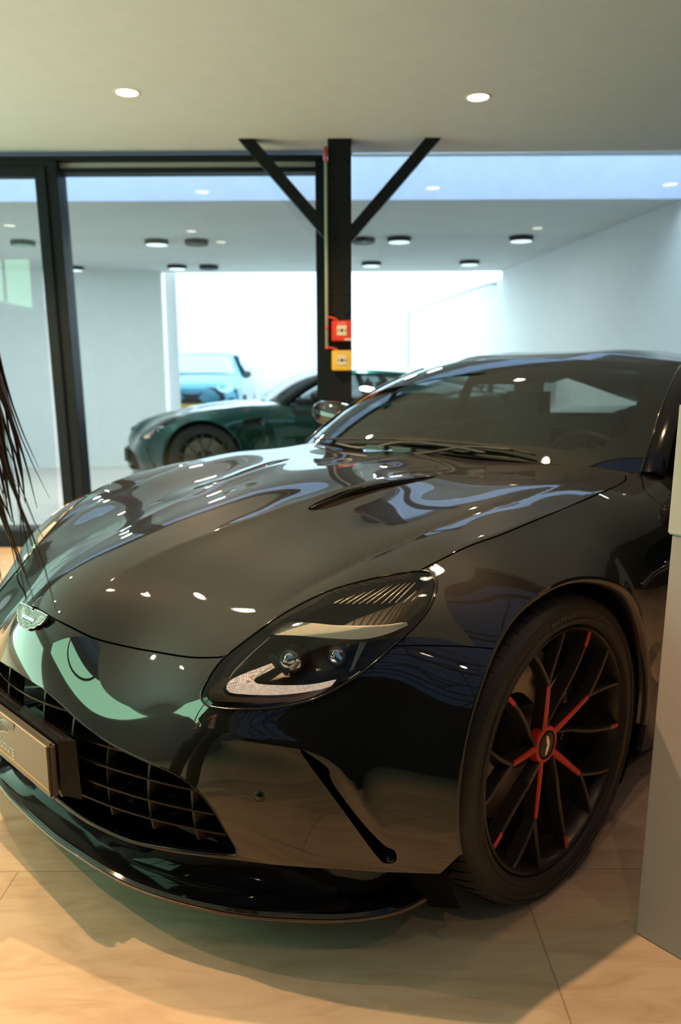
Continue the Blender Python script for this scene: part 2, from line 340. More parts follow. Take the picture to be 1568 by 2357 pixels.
LAMPS = [(7.98, -1.77, 1, 'round surface lamp on the back ceiling, left one of the nearer row'), (7.89, .574, 1, 'round surface lamp on the back ceiling just right of the column'),
         (7.87, 1.739, 1, 'round surface lamp on the back ceiling near the right wall'), (7.99, -3.069, 2, 'greenish round surface lamp seen through the left glass door'),
         (7.99, -1.384, 0, 'dark round ceiling speaker beside the nearer left lamp'), (7.93, .229, 0, 'dark round ceiling speaker half behind the column'),
         (9.77, -1.936, 1, 'round lamp of the farther row above the white opening'), (9.58, .374, 1, 'small round lamp of the farther row right of the column'),
         (9.51, 1.51, 1, 'round lamp of the farther row before the right wall'), (9.85, -3.195, 1, 'round lamp of the farther row beside the left door frame'),
         (9.79, -1.56, 0, 'dark round ceiling speaker in the farther row')]
for D, L, kind, lb in LAMPS:
    e = empty('ceiling_lamp' if kind else 'ceiling_speaker', W(D, L, BACK_Z), lb, 'ceiling light' if kind else 'speaker', 'round fittings on the back ceiling')
    MB().lathe([(0, 0), (.115, 0), (.115, -.038), (.108, -.045), (.105, -.045)], 36).build('rim', M['disc_rim'], e, True)
    MB().lathe([(0, -.050), (.08, -.048), (.105, -.044)] if kind else [(0, -.040), (.09, -.040), (.105, -.044)], 36).build('diffuser' if kind else 'grille', M['disc_face'] if kind == 1 else (M['disc_dark'] if kind == 0 else mat('green_lamp_face', (.25, .5, .38), .4)), e, True)
for D, L in ((7.98, -1.77), (7.89, .574), (7.99, -3.069), (9.58, .374)):
    l_ = bpy.data.lights.new('back_lamp_light', 'AREA'); l_.shape = 'DISK'; l_.size = .2; l_.energy = 30; l_.color = (.92, .97, 1)
    o = bpy.data.objects.new('back_lamp_light', l_); COL.objects.link(o); o.location = W(D, L, BACK_Z-.056)
# wall alarm, handrail line of the yard wall
e = MB().lathe([(0, .03), (.02, .028), (.035, .01), (.035, -.02)], 20, Matrix.Translation(W(10.2, 2.20, 2.31)) @ Matrix.Rotation(ROOM_ROT, 4, 'Z') @ Matrix.Rotation(math.pi/2, 4, 'X')).build('warning_beacon', mat('orange_plastic', (.9, .28, .03), .3), None, True)
tag(e, 'small orange beacon at the top right corner of the white opening', 'beacon')
M['rail'] = mat('grey_rail', (.45, .55, .68), .5)
o = MB().tube([W(10.6, 2.10, 2.33), W(10.7, 1.95, 2.33), W(12.5, 1.66, 2.32), W(15.2, 1.30, 2.31), W(15.2, 1.30, 1.2)], .02, 8).build('gutter_pipe', M['rail'], None, True)
o.name = 'trim_2'; structure(o)

# ------------------------------------------------------------------ counter panel at the right edge
M['laminate'] = mat('grey_beige_laminate', (.42, .345, .335), .42)
M['laminate2'] = mat('pale_beige_laminate', (.52, .465, .44), .42)

# ================================================================== SPORTS CAR
# car frame = world frame: x forward from the front axle, y to the car's left, z up
O = np.array([-.05, 0, .38])
PTS = [   # x, y, z, slack
(0.8,0,0.13,8),(0.815,0,0.22,8),(0.83,0,0.34,8),(0.828,0,0.44,8),(0.81,0,0.52,8),(0.785,0,0.59,50),(0.751,0,0.636,6),(0.675,0,0.688,50),(0.58,0,0.727,50),
(0.45,0,0.772,50),(0.353,0,0.797,50),(0.214,0,0.826,50),(0.087,0,0.85,50),(-0.1,0,0.873,50),(-0.3,0,0.892,50),(-0.5,0,0.904,50),(-0.7,0,0.911,50),(-0.9,0,0.915,50),
(0.353,0.157,0.778,6),(0.214,0.177,0.808,6),(0.087,0.206,0.833,6),(0.45,0.13,0.749,50),(0.58,0.12,0.709,50),(0.666,0.127,0.675,6),(0.785,0.27,0.44,8),(0.8,0.27,0.33,8),(0.785,0.27,0.2,8),
(0.664,0.274,0.585,6),(0.58,0.27,0.672,50),(0.45,0.27,0.732,50),(0.3,0.27,0.783,50),(0.114,0.252,0.828,6),(-0.1,0.3,0.861,50),(-0.316,0.352,0.881,6),(-0.55,0.35,0.893,50),(-0.8,0.3,0.9,50),
(0.618,0.445,0.595,6),(0.5,0.45,0.683,50),(0.35,0.46,0.744,50),(0.2,0.48,0.792,50),(0,0.48,0.832,50),(-0.2,0.52,0.862,50),(-0.45,0.55,0.877,50),(-0.7,0.55,0.893,50),(0.735,0.44,0.42,8),
(0.75,0.44,0.32,8),(0.735,0.43,0.2,8),(0.695,0.44,0.5,8),(0.65,0.53,0.545,8),(0.589,0.512,0.603,6),(0.67,0.6,0.42,8),(0.675,0.6,0.32,8),(0.65,0.6,0.2,8),(0.615,0.6,0.545,8),
(0.56,0.75,0.2,8),(0.575,0.75,0.32,8),(0.565,0.75,0.43,8),(0.52,0.75,0.54,8),(0.45,0.78,0.636,8),(0.362,0.8,0.697,8),(0.27,0.8,0.75,8),(0.465,0.87,0.2,8),(0.475,0.87,0.33,8),
(0.465,0.87,0.45,8),(0.42,0.87,0.55,8),(0.33,0.88,0.655,8),(0.2,0.885,0.73,8),(0.05,0.88,0.777,8),(0.43,0.955,0.25,8),(0.405,0.965,0.46,8),(0.32,0.975,0.598,8),(0.196,0.975,0.69,8),
(0.037,0.975,0.745,8),(-0.09,0.975,0.746,8),(-0.22,0.98,0.695,8),(-0.32,0.98,0.58,8),(-0.39,0.98,0.41,8),(-0.39,0.975,0.25,8),(0.194,0.706,0.766,20),(0,0.74,0.826,8),(-0.11,0.75,0.846,8),
(-0.3,0.76,0.863,8),(-0.45,0.76,0.873,8),(-0.7,0.74,0.875,8),(-0.2,0.9,0.79,8),(-0.4,0.89,0.81,8),(-0.6,0.86,0.832,8),(-0.9,0.8,0.865,8),(-0.55,0.975,0.65,8),(-0.55,0.97,0.45,8),
(-0.55,0.94,0.25,8),(-0.55,0.935,0.77,8),(-0.9,0.95,0.65,8),(-0.9,0.94,0.45,8),(-0.9,0.9,0.25,8),(-0.9,0.9,0.78,8),(-0.2,0.97,0.75,8),(0.1,0.94,0.755,8),(0.15,0.8,0.792,8),
(0.03,0.82,0.812,8)]
def rbf_fit(pts):
    P = np.array(pts, float); P = np.vstack([P, P[P[:, 1] > 1e-6]*[1, -1, 1, 1]]); lam = P[:, 3]*1e-4; P = P[:, :3]; V = P-O; r = np.linalg.norm(V, axis=1); D = V/r[:, None]; n = len(P)
    K = np.linalg.norm(D[:, None]-D[None], axis=2)**3; Q = np.hstack([np.ones((n, 1)), D])
    A = np.zeros((n+4, n+4)); A[:n, :n] = K+np.diag(lam); A[:n, n:] = Q; A[n:, :n] = Q.T
    return D, np.linalg.solve(A, np.concatenate([r, np.zeros(4)]))
SD, SW = rbf_fit(PTS)
RIDGES = [   # crease polylines in plan (x, y, height), width
 (np.array([(.72,.128,0),(.666,.127,.003),(.58,.120,.006),(.45,.132,.008),(.353,.155,.008),(.214,.18,.008),(.087,.206,.009),(-.05,.222,.008),(-.2,.245,.005),(-.4,.275,.0)]), .045),
 (np.array([(.50,.535,0),(.43,.56,-.004),(.33,.600,-.007),(.184,.625,-.009),(.0,.668,-.009),(-.2,.700,-.009),(-.5,.708,-.007),(-.66,.70,-.002)]), .030),
 (np.array([(.30,.735,0),(.213,.745,.005),(.11,.765,.008),(.011,.787,.009),(-.12,.797,.009),(-.245,.801,.009),(-.45,.785,.008),(-.65,.760,.004),(-.78,.74,.002)]), .026)]
CREASES = []                                      # (points, height, width) of folds on the flanks
def Rf(d):
    d = np.atleast_2d(d); out = np.empty(len(d))
    for i in range(0, len(d), 3000):
        c = d[i:i+3000]; K = np.sqrt(np.maximum(((c[:, None]-SD[None])**2).sum(2), 0)); out[i:i+3000] = (K**3)@SW[:-4]+SW[-4]+c@SW[-3:]
    P = O+d*out[:, None]; q = np.stack([P[:, 0], abs(P[:, 1])], 1); top = P[:, 2] > .5
    for pl, w in RIDGES:
        best = np.full(len(q), 9.); amp = np.zeros(len(q))
        for a, b in zip(pl[:-1], pl[1:]):
            ab = (b-a)[:2]; s = np.clip(((q-a[:2])@ab)/(ab@ab), 0, 1); e = np.linalg.norm(a[:2]+s[:, None]*ab-q, axis=1); k = e < best
            best[k] = e[k]; amp[k] = (a[2]+s*(b[2]-a[2]))[k]
        out = out + np.where(top, amp*np.exp(-(np.sqrt(best**2+.005**2)-.005)/w), 0)
    A = P*[1, 0, 1]+np.abs(P)*[0, 1, 0]
    for pl, h, w in CREASES:
        best = np.full(len(A), 9.); amp = np.zeros(len(A)); n = len(pl)-1
        for k_, (a, b) in enumerate(zip(pl[:-1], pl[1:])):
            ab = b-a; s = np.clip(((A-a)@ab)/(ab@ab), 0, 1); e = np.linalg.norm(a+s[:, None]*ab-A, axis=1); m = e < best
            best[m] = e[m]; u = (k_+s[m])/n; amp[m] = h*np.minimum(1, np.minimum(u, 1-u)*5)
        out = out + amp*np.exp(-(np.sqrt(best**2+.004**2)-.004)/w)
    return out
def dom2dir(q):
    q = np.atleast_2d(q); return np.stack([np.cos(q[:, 0])*np.cos(q[:, 1]), np.sin(q[:, 1]), np.sin(q[:, 0])*np.cos(q[:, 1])], 1)
def p2dom(P):
    V = np.atleast_2d(P)-O; n = np.linalg.norm(V, axis=1); ph = np.arctan2(V[:, 2], V[:, 0]); ph = np.where(ph < -1.2, ph+2*np.pi, ph)
    return np.stack([ph, np.arcsin(V[:, 1]/n)], 1)
def S(q, off=0.0):
    d = dom2dir(q); return O+d*(Rf(d)+off)[:, None]
def Snorm(q, h=.0015):
    q = np.atleast_2d(q); a = S(q+[h, 0])-S(q-[h, 0]); b = S(q+[0, h])-S(q-[0, h]); n = np.cross(a, b); n /= np.linalg.norm(n, axis=1)[:, None]
    d = dom2dir(q); s = np.sign((n*d).sum(1)); return n*s[:, None]
def hits(uv):                                  # where the sight lines of the photo meet the body
    uv = np.atleast_2d(uv); t = np.linspace(.6, 4.2, 700); res = []
    for u, v in uv:
        d = ray(u, v); d = d/np.linalg.norm(d); P = CAM+t[:, None]*d; V = P-O; n = np.linalg.norm(V, axis=1); g = n-Rf(V/n[:, None])
        s = np.where((g[:-1] > 0) & (g[1:] <= 0))[0]
        i = s[0] if len(s) else int(np.clip(g.argmin(), 1, len(t)-2)); a = g[i]/(g[i]-g[i+1]) if len(s) else 0
        res.append(CAM+(t[i]+a*(t[1]-t[0]))*d)
    return np.array(res)
def on_axis(th, z, ax=.1):                      # body point at azimuth th about (ax, 0) and height z
    rho = .75
    for _ in range(12):
        P = np.array([ax+rho*math.cos(th), rho*math.sin(th), z]); d = P-O; n = np.linalg.norm(d); rho *= float(Rf(d/n)[0])/n
    return np.array([ax+rho*math.cos(th), rho*math.sin(th), z])
def at_xz(x, z):
    y = .95
    for _ in range(15):
        d = np.array([x, y, z])-O; n = np.linalg.norm(d); y += (O+d/n*float(Rf(d/n)[0])-np.array([x, y, z]))[1]
    return np.array([x, y, z])
def spline(pts, step, closed=False):            # Catmull-Rom resampled at ~step
    P = np.array(pts, float); n = len(P); out = []
    for i in range(n if closed else n-1):
        p1, p2 = P[i], P[(i+1) % n]; p0 = P[(i-1) % n] if (closed or i) else 2*p1-p2; p3 = P[(i+2) % n] if (closed or i < n-2) else 2*p2-p1
        k = max(1, int(np.ceil(np.linalg.norm(p2-p1)/step)))
        for j in range(k):
            t = j/k; out.append(.5*((2*p1)+(-p0+p2)*t+(2*p0-5*p1+4*p2-p3)*t*t+(-p0+3*p1-3*p2+p3)*t**3))
    if not closed: out.append(P[-1])
    return np.array(out)
def pxdom(pts, step=14, closed=False): return p2dom(hits(spline(pts, step, closed)))

_c = hits(spline([(430,1678),(560,1698),(680,1716),(757,1745),(805,1795),(855,1880),(900,1962)], 40)); CREASES.append((_c, .007, .022))
HL_PX = [(470,1618),(463,1600),(478,1565),(497,1535),(520,1510),(560,1478),(600,1448),(640,1420),(700,1386),(765,1357),(850,1333),(930,1318),(965,1314),(990,1318),(1003,1332),(1005,1352),(995,1385),(975,1418),(945,1450),(900,1492),(850,1535),(800,1570),(740,1602),(690,1618),(620,1630),(540,1632),(490,1627)]
H = pxdom(HL_PX, 12, True)
L1 = np.vstack([[p2dom((.752,0,.635))[0]], pxdom([(115,1419),(160,1442),(220,1470),(300,1490),(350,1499),(440,1513),(517,1513)], 14)])
jn = np.argmin(np.linalg.norm(H-L1[-1], axis=1)); L1[-1] = H[jn]
L2 = pxdom([(965,1314),(1071,1261),(1150,1232),(1220,1203),(1300,1170),(1375,1138),(1425,1116),(1441,1104),(1441,1094)], 16)
kn = np.argmin(np.linalg.norm(H-L2[0], axis=1)); L2[0] = H[kn]
def dom_xy(x, y, z=.89): return p2dom(S(p2dom((x, y, z)))) [0]
COWL = np.array([dom_xy(*q) for q in [(-.63,-.04),(-.63,0),(-.632,.08),(-.64,.17),(-.652,.3),(-.668,.42),(-.682,.54),(-.695,.62),(-.715,.68),(-.745,.72)]])
COWL[0][1] = -.05
L4 = pxdom([(900,1492),(905,1487),(1000,1486),(1100,1490),(1165,1497),(1200,1502)], 20)
GR = np.vstack([[p2dom((.81,0,.500))[0]], pxdom([(100,1585),(145,1625),(185,1663),(250,1710),(330,1750),(400,1780),(450,1815),(490,1862),(520,1912),(545,1955),(546,1968),(530,1972),(460,1966),(400,1957),(300,1937),(200,1890),(120,1830),(75,1788)], 14), [p2dom((.82,0,.262))[0]]])
DUCT = pxdom([(692,1730),(725,1745),(757,1771),(766,1802),(829,1887),(884,1945),(909,1958),(912,1982),(890,1988),(865,1968),(780,1852)], 12, True)
ARC = [(.012+.397*math.cos(a), .352+.397*math.sin(a)) for a in np.radians(np.arange(-8, 189, 4))]
ARCH = p2dom(np.array([at_xz(x, z) for x, z in [(.46,.05),(.435,.2)]+ARC+[(-.415,.2),(-.44,.05)]]))
VENT = pxdom([(708,1173),(722,1160),(760,1143),(800,1128),(880,1109),(960,1097),(1013,1095),(985,1104),(920,1119),(850,1138),(780,1163),(735,1174)], 14, True)
SVENT = pxdom([(1486,1290),(1492,1266),(1512,1250),(1560,1225),(1575,1290),(1540,1312),(1500,1340),(1474,1352),(1496,1318)], 14, True)
REARX = -.62
DOORL = p2dom(np.array([at_xz(REARX, z) for z in np.linspace(.12, .80, 24)]+[S(p2dom((-.63, .86, .84)))[0], S(p2dom((-.66, .82, .86)))[0], S(p2dom((-.72, .775, .87)))[0], S(p2dom((-.76, .74, .878)))[0]]))
BOT_T = np.linspace(-.02, 1.28, 60)
def bot_z(t): return np.interp(t, [0, .215, .376, .54, .68, .86, 1.0, 1.15, 1.3], [.260, .236, .213, .204, .211, .226, .232, .236, .262])
BOT = p2dom(np.array([on_axis(t, bot_z(t)) for t in BOT_T])); BOT[0][1] = -.01

def seg_edges(base, n, closed): return [(base+i, base+(i+1) % n) for i in range(n if closed else n-1)]
def offset_dom(pl, hw, side):                    # parallel line at hw metres on the body
    P = S(pl); out = []
    T = np.gradient(P, axis=0); T /= np.linalg.norm(T, axis=1)[:, None]; N = Snorm(pl); B = np.cross(N, T)
    return p2dom(P+B*hw*side)
cv, ce = [], []
def constrain(pl, closed=False):
    b = len(cv); cv.extend([tuple(q) for q in pl]); ce.extend(seg_edges(b, len(pl), closed))
GAPS = [(L1, .0021, 0), (L2, .0024, 0), (L4, .0014, 0), (DOORL, .0022, 0)]
HG = .0035
for pl, hw, _ in GAPS:
    for s in (-1, 1): constrain(offset_dom(pl, hw, s))
HC = np.vstack([H, H[:1]])
H_out = offset_dom(HC, HG, 1)[:-1]; H_in = offset_dom(HC, HG, -1)[:-1]
def inside(poly, q):
    poly = np.asarray(poly); x, y = q[:, 0], q[:, 1]; r = np.zeros(len(q), bool); j = len(poly)-1
    for i in range(len(poly)):
        xi, yi = poly[i]; xj, yj = poly[j]
        if yi != yj:
            r ^= ((yi > y) != (yj > y)) & (x < (xj-xi)*(y-yi)/(yj-yi)+xi)
        j = i
    return r
if inside(H, H_out[:1])[0]: H_out, H_in = H_in, H_out
constrain(H_out, True); constrain(H_in, True)
for pl in (GR, DUCT, VENT, SVENT): constrain(pl, True)
constrain(ARCH)
constrain(COWL); constrain(BOT); constrain(p2dom(CREASES[0][0]))
def at_xy(x, y):
    z = .8
    for _ in range(12):
        d = np.array([x, y, z])-O; n = np.linalg.norm(d); z += (O+d/n*float(Rf(d/n)[0])-np.array([x, y, z]))[2]
    return (x, y, z)
for pl_, _w in RIDGES[:2]: constrain(p2dom(np.array([at_xy(x, y) for x, y, _h in spline(pl_, .02)])))
GRID = .0125
ph = np.arange(-.34, 3.42, GRID); la = np.arange(0, 1.3, GRID)
g = np.array([(a, b) for a in ph for b in la])
# keep grid points off the constraint points
cva = np.array(cv); keep = np.ones(len(g), bool)
for i in range(0, len(cva)):
    m_ = (abs(g[:, 0]-cva[i, 0]) < GRID*.3) & (abs(g[:, 1]-cva[i, 1]) < GRID*.3); keep &= ~m_
keep |= g[:, 1] == 0
g = g[keep]
allv = [Vector(q) for q in cv]+[Vector(q) for q in g]
dv, de, df = delaunay_2d_cdt(allv, ce, [], 0, 1e-7, False)[:3]
DV = np.array([(v.x, v.y) for v in dv]); DF = np.array([tuple(f) for f in df if len(f) == 3])
cen = DV[DF].mean(1); P3 = S(DV); PC = S(cen)
def dist_pl(pts, pl):
    best = np.full(len(pts), 9.)
    for a, b in zip(pl[:-1], pl[1:]):
        ab = b-a; s = np.clip(((pts-a)@ab)/(ab@ab+1e-12), 0, 1); best = np.minimum(best, np.linalg.norm(a+s[:, None]*ab-pts, axis=1))
    return best
lab = np.array(['rest']*len(DF), dtype='<U10')
bon_poly = np.vstack([[(L1[0][0], -.1)], L1, H[jn:kn+1] if jn < kn else H[kn:jn+1][::-1], L2, COWL[::-1], [(COWL[0][0], -.1)]])
inb = inside(bon_poly, cen); lab[inb] = 'bonnet'
fr_ = (~inb) & (PC[:, 0] > .18) & (PC[:, 2] < .6551+0*(PC[:, 0])); 
# bumper / fender split along L4 (slightly slanted seam)
z4 = np.interp(PC[:, 0], S(L4)[::-1, 0], S(L4)[::-1, 2])
lab[(~inb)] = 'fender'; lab[(~inb) & (PC[:, 0] > .18) & (PC[:, 2] < z4)] = 'bumper'
rear_x = np.interp(PC[:, 2], [.1, .80, .84, .86, .87, .88], [REARX, REARX, -.63, -.66, -.72, -.76])
lab[(~inb) & (PC[:, 0] < rear_x)] = 'door'
# behind the cowl line: nothing
cow_x = np.interp(PC[:, 1], S(COWL)[:, 1], S(COWL)[:, 0])
lab[(~inb) & (PC[:, 2] > .80) & (PC[:, 1] < .735) & (PC[:, 0] < cow_x) & (PC[:, 0] < -.5)] = 'none'
lab[(PC[:, 0] < -.9)] = 'none'
lab[inside(H_out, cen)] = 'rim'; lab[inside(H_in, cen)] = 'lens'
for pl, nm in ((GR, 'none'), (DUCT, 'none'), (ARCH, 'none'), (VENT, 'none'), (SVENT, 'none')):
    pp = np.vstack([[(pl[0][0], -.1)], pl, [(pl[-1][0], -.1)]]) if pl is GR else (np.vstack([[(pl[0][0], 1.6)], pl, [(pl[-1][0], 1.6)]]) if pl is ARCH else pl)
    lab[inside(pp, cen)] = nm
az_ = np.arctan2(PC[:, 1], PC[:, 0]-.1); lab[(PC[:, 0] > .3) & (PC[:, 2] < bot_z(az_))] = 'none'; lab[PC[:, 2] < .155] = 'none'
for pl, hw, _ in GAPS:
    near = dist_pl(PC, S(pl)) < hw*.98
    lab[near & (lab != 'lens') & (lab != 'rim')] = 'none'
NRM = Snorm(DV)
P3[abs(DV[:, 1]) < 1e-9, 1] = 0
ARC3 = np.array([.012, 0, .352])
def body_part(name, key, m, parent, mirror='both', skirt=.012, off=0.0, keys=None):
    F = DF[np.isin(lab, keys or [key])]
    idx = np.unique(F); mp = -np.ones(len(DV), int); mp[idx] = np.arange(len(idx)); F = mp[F]
    V = P3[idx]+NRM[idx]*off; N = NRM[idx].copy()
    # orient
    fn = np.cross(V[F[:, 1]]-V[F[:, 0]], V[F[:, 2]]-V[F[:, 0]]); flip = (fn*N[F[:, 0]]).sum(1) < 0; F[flip] = F[flip][:, ::-1]
    # drop slivers
    cnt = {}
    for a, b, c in F:
        for e in ((a, b), (b, c), (c, a)): cnt[e] = cnt.get(e, 0)+1
    be = [e for e in cnt if (e[1], e[0]) not in cnt and not (abs(V[e[0], 1]) < 1e-6 and abs(V[e[1], 1]) < 1e-6)]
    F = [tuple(f) for f in F]
    if skirt:
        bv = sorted({i for e in be for i in e}); mA = {i: len(V)+k for k, i in enumerate(bv)}; mB = {i: len(V)+len(bv)+k for k, i in enumerate(bv)}
        dirs = []
        for i in bv:
            p = V[i]; r = math.hypot(p[0]-ARC3[0], p[2]-ARC3[2])
            dirs.append(np.array([0, -1, 0])*1.9 if (r < .40 and p[1] > .85 and p[2] > .1) else -N[i])
        dirs = np.array(dirs).reshape(-1, 3)
        # normals of the skirt face away from the panel centre: use edge direction
        sn = {}
        for a, b in be:
            t = V[b]-V[a]; nn = np.cross(t, N[a]+N[b]); nn /= np.linalg.norm(nn)+1e-9
            for i in (a, b): sn[i] = sn.get(i, 0)+nn
        SN = np.array([sn[i]/(np.linalg.norm(sn[i])+1e-9) for i in bv]).reshape(-1, 3)
        V = np.vstack([V, V[bv], V[bv]+dirs*skirt]); N = np.vstack([N, SN, SN])
        for a, b in be: F.append((mA[b], mA[a], mB[a], mB[b]))
    def mk(nm, sgn):
        if sgn == 0:
            k = len(V); VV = np.vstack([V, V*[1, -1, 1]]); NN = np.vstack([N, N*[1, -1, 1]]); FF = F+[tuple(i+k for i in f[::-1]) for f in F]
        elif sgn > 0: VV, NN, FF = V, N, F
        else: VV, NN, FF = V*[1, -1, 1], N*[1, -1, 1], [f[::-1] for f in F]
        return mesh(nm, VV, FF, m, parent, NN)
    if mirror == 'merge': return [mk(name, 0)]
    return [mk(name, 1), mk(name, -1)]
def MX(o_verts): return [Vector((v[0], -v[1], v[2])) for v in o_verts]
def both(fn):                                    # build near-side part and its mirror twin
    return [fn(1), fn(-1)]
def mbm(mb, s):                                  # mirror a mesh builder over the centre plane
    if s > 0: return mb
    k = MB(); k.v = [(x, -y, z) for x, y, z in mb.v]; k.f = [f[::-1] for f in mb.f]; k.m = list(mb.m); return k

car = empty('sports_car', (0, 0, 0), 'glossy black sports coupe with red wheel accents filling the foreground', 'car')
bonnet = body_part('bonnet', 'bonnet', M['paint'], car, 'merge')[0]
bumper = body_part('bumper', 'bumper', M['paint'], car, 'merge')[0]
fenders = body_part('fender', 'fender', M['paint'], car)
doors = body_part('door', 'door', M['paint'], car)

# ------------------------------------------------------------------ headlights
def px3(u, v, depth=0.0):                        # point `depth` metres behind the body skin on the sight line
    P = hits([(u, v)])[0]; d = ray(u, v); d = d/np.linalg.norm(d); return P+d*depth
def pxs(pts, depth, step=10, closed=False):
    q = spline(pts, step, closed); P = hits(q); d = np.array([ray(u, v) for u, v in q]); d /= np.linalg.norm(d, axis=1)[:, None]
    return P+d*depth
C6 = lambda L: [(440+.37*x, 1300+.37*y) for x, y in L]
M['drl'] = mat('daylight_guide_glow', (.80, .70, .60), .3, emit=(1, .80, .62), es=.7); n, l, b = nodes(M['drl'])  # warm emission added to brighten the guide, taken as switched off
tc = n.new('ShaderNodeTexCoord'); mp = n.new('ShaderNodeMapping'); mp.inputs['Rotation'].default_value = (0, 0, .6); v = n.new('ShaderNodeTexBrick'); v.offset = .5
v.inputs['Scale'].default_value = 1; v.inputs['Brick Width'].default_value = .0048; v.inputs['Row Height'].default_value = .0040; v.inputs['Mortar Size'].default_value = .0004
v.inputs['Color1'].default_value = (.92, .72, .56, 1); v.inputs['Color2'].default_value = (.66, .48, .36, 1); v.inputs['Mortar'].default_value = (.30, .20, .13, 1)
l.new(tc.outputs['Object'], mp.inputs[0]); l.new(mp.outputs[0], v.inputs['Vector']); l.new(v.outputs['Color'], b.inputs['Base Color']); l.new(v.outputs['Color'], b.inputs['Emission Color'])
M['blade'] = mat('white_light_blade', (.90, .90, .80), .25, coat=.6)
M['lampglass'] = mat('projector_glass', (.75, .82, .82), .03, metal=.85)
M['fin'] = mat('chrome_fin_glow', (.95, .80, .64), .25, metal=.6, emit=(1, .75, .5), es=.06)  # faint warm emission stands in for light caught by the chrome
M['bowl'] = mat('headlight_bowl', (.05, .046, .042), .3, metal=.5)
def plate_between(front, thick, N):              # closed slab from an ordered outline
    k = len(front); vs = [tuple(p) for p in front]+[tuple(p-n*thick) for p, n in zip(front, N)]
    fs = [tuple(range(k)), tuple(range(k, 2*k))[::-1]]+[(i, (i+1) % k, k+(i+1) % k, k+i)[::-1] for i in range(k)]
    return MB().add(vs, fs)
def ribbon(outer, inner, thick):                 # strip between two outlines, with thickness
    k = len(outer); oc = np.array(outer); ic = np.array(inner); t = np.array([ray(800, 1500)])[0]; t /= np.linalg.norm(t)
    vs = [*oc, *ic, *(oc+t*thick), *(ic+t*thick)]; fs = []
    for i in range(k-1):
        fs += [(i, i+1, k+i+1, k+i), (2*k+i, 3*k+i, 3*k+i+1, 2*k+i+1), (i, 2*k+i, 2*k+i+1, i+1), (k+i, k+i+1, 3*k+i+1, 3*k+i)]
    fs += [(0, k, 3*k, 2*k), (k-1, 3*k-1, 4*k-1, 2*k-1)]
    return MB().add(vs, fs)
def resample(P, n):
    P = np.array(P); d = np.r_[0, np.cumsum(np.linalg.norm(np.diff(P, axis=0), axis=1))]; t = np.linspace(0, d[-1], n)
    return np.stack([np.interp(t, d, P[:, i]) for i in range(P.shape[1])], 1)
# bowl: the body skin sunk inwards and walled round its edge
lens_pts = {}
hin = H_in[::1]
kH = len(hin); ctr = hin.mean(0)
bowl = MB(); rings = [(1.0, -.004), (.985, -.045), (.80, -.075), (.45, -.085), (.02, -.088)]
vsb = []
for f_, o_ in rings: vsb += [tuple(p) for p in S(ctr+(hin-ctr)*f_, o_)]
fsb = [(i*kH+j, i*kH+(j+1) % kH, (i+1)*kH+(j+1) % kH, (i+1)*kH+j) for i in range(len(rings)-1) for j in range(kH)]
bowl.add(vsb, fsb)
top_e = resample(spline(C6([(492,425),(515,385),(600,358),(760,363),(900,376),(1100,378),(1250,368),(1400,340)]), 6), 26)
bot_e = resample(spline(C6([(492,427),(520,436),(650,440),(850,456),(1000,464),(1110,458),(1250,420),(1405,350)]), 6), 26)
def depth_pts(q, depth): P = hits(q); d = np.array([ray(*x) for x in q]); d /= np.linalg.norm(d, axis=1)[:, None]; return P+d*depth
blade_mb = ribbon(depth_pts(top_e, .050), depth_pts(bot_e, .022), .006)
drl_o = resample(spline(C6([(500,612),(440,635),(340,672),(250,715),(219,755),(235,792),(330,806),(500,811),(650,801),(800,776),(900,744),(1000,700),(1060,665)]), 5), 44)
drl_i = resample(spline(C6([(520,640),(470,668),(405,700),(388,718),(400,735),(450,745),(560,750),(700,748),(800,736),(900,712),(960,692),(1010,672),(1060,661)]), 5), 44)
drl_mb = ribbon(depth_pts(drl_o, .020), depth_pts(drl_i, .045), .006)
inner_o = resample(spline(C6([(215,700),(160,740),(110,800),(130,845),(300,855),(520,858),(700,840),(850,800),(980,745)]), 6), 30)
inner_i = resample(spline(C6([(250,712),(210,745),(195,785),(235,815),(330,825),(520,830),(700,815),(830,786),(960,735)]), 6), 30)
sill_mb = ribbon(depth_pts(inner_o, .010), depth_pts(inner_i, .022), .004)
M['lamp_ledge'] = mat('ribbed_brown_ledge', (.16, .09, .05), .35); n, l, b = nodes(M['lamp_ledge'])
tc = n.new('ShaderNodeTexCoord'); wv = n.new('ShaderNodeTexWave'); wv.inputs['Scale'].default_value = 160; bp = n.new('ShaderNodeBump'); bp.inputs['Strength'].default_value = .6; bp.inputs['Distance'].default_value = .002
l.new(tc.outputs['Object'], wv.inputs[0]); l.new(wv.outputs['Fac'], bp.inputs['Height']); l.new(bp.outputs[0], b.inputs['Normal'])
def projector(u, v, r, depth=.035):
    c = px3(u, v, depth); ax = Vector((.78, .42, .1)).normalized(); q = ax.to_track_quat('Z', 'Y').to_matrix().to_4x4(); T_ = Matrix.Translation(Vector(c)) @ q
    a = MB().lathe([(r*1.12, -.035), (r*1.15, 0), (r*1.05, .006), (r*.98, .004)], 28, T_)
    g_ = MB().lathe([(r*.98, .003), (r*.8, .012), (r*.45, .019), (0, .021)], 28, T_)
    return a, g_
fins = []
lo = [(890,240),(925,242),(965,243),(1005,243),(1045,243),(1090,242),(1135,240),(1185,241),(1230,237),(1270,236),(1322,235),(1372,225)]
hi = [(952,207),(1020,186),(1085,170),(1145,152),(1225,131),(1255,124),(1300,118),(1335,113),(1365,110),(1395,112),(1400,165),(1405,196)]
for (a, b_) in zip(lo, hi): fins.append((C6([a])[0], C6([b_])[0]))
bracket_px = C6([(470,565),(500,552),(520,560),(600,660),(612,690),(585,690),(545,640)])
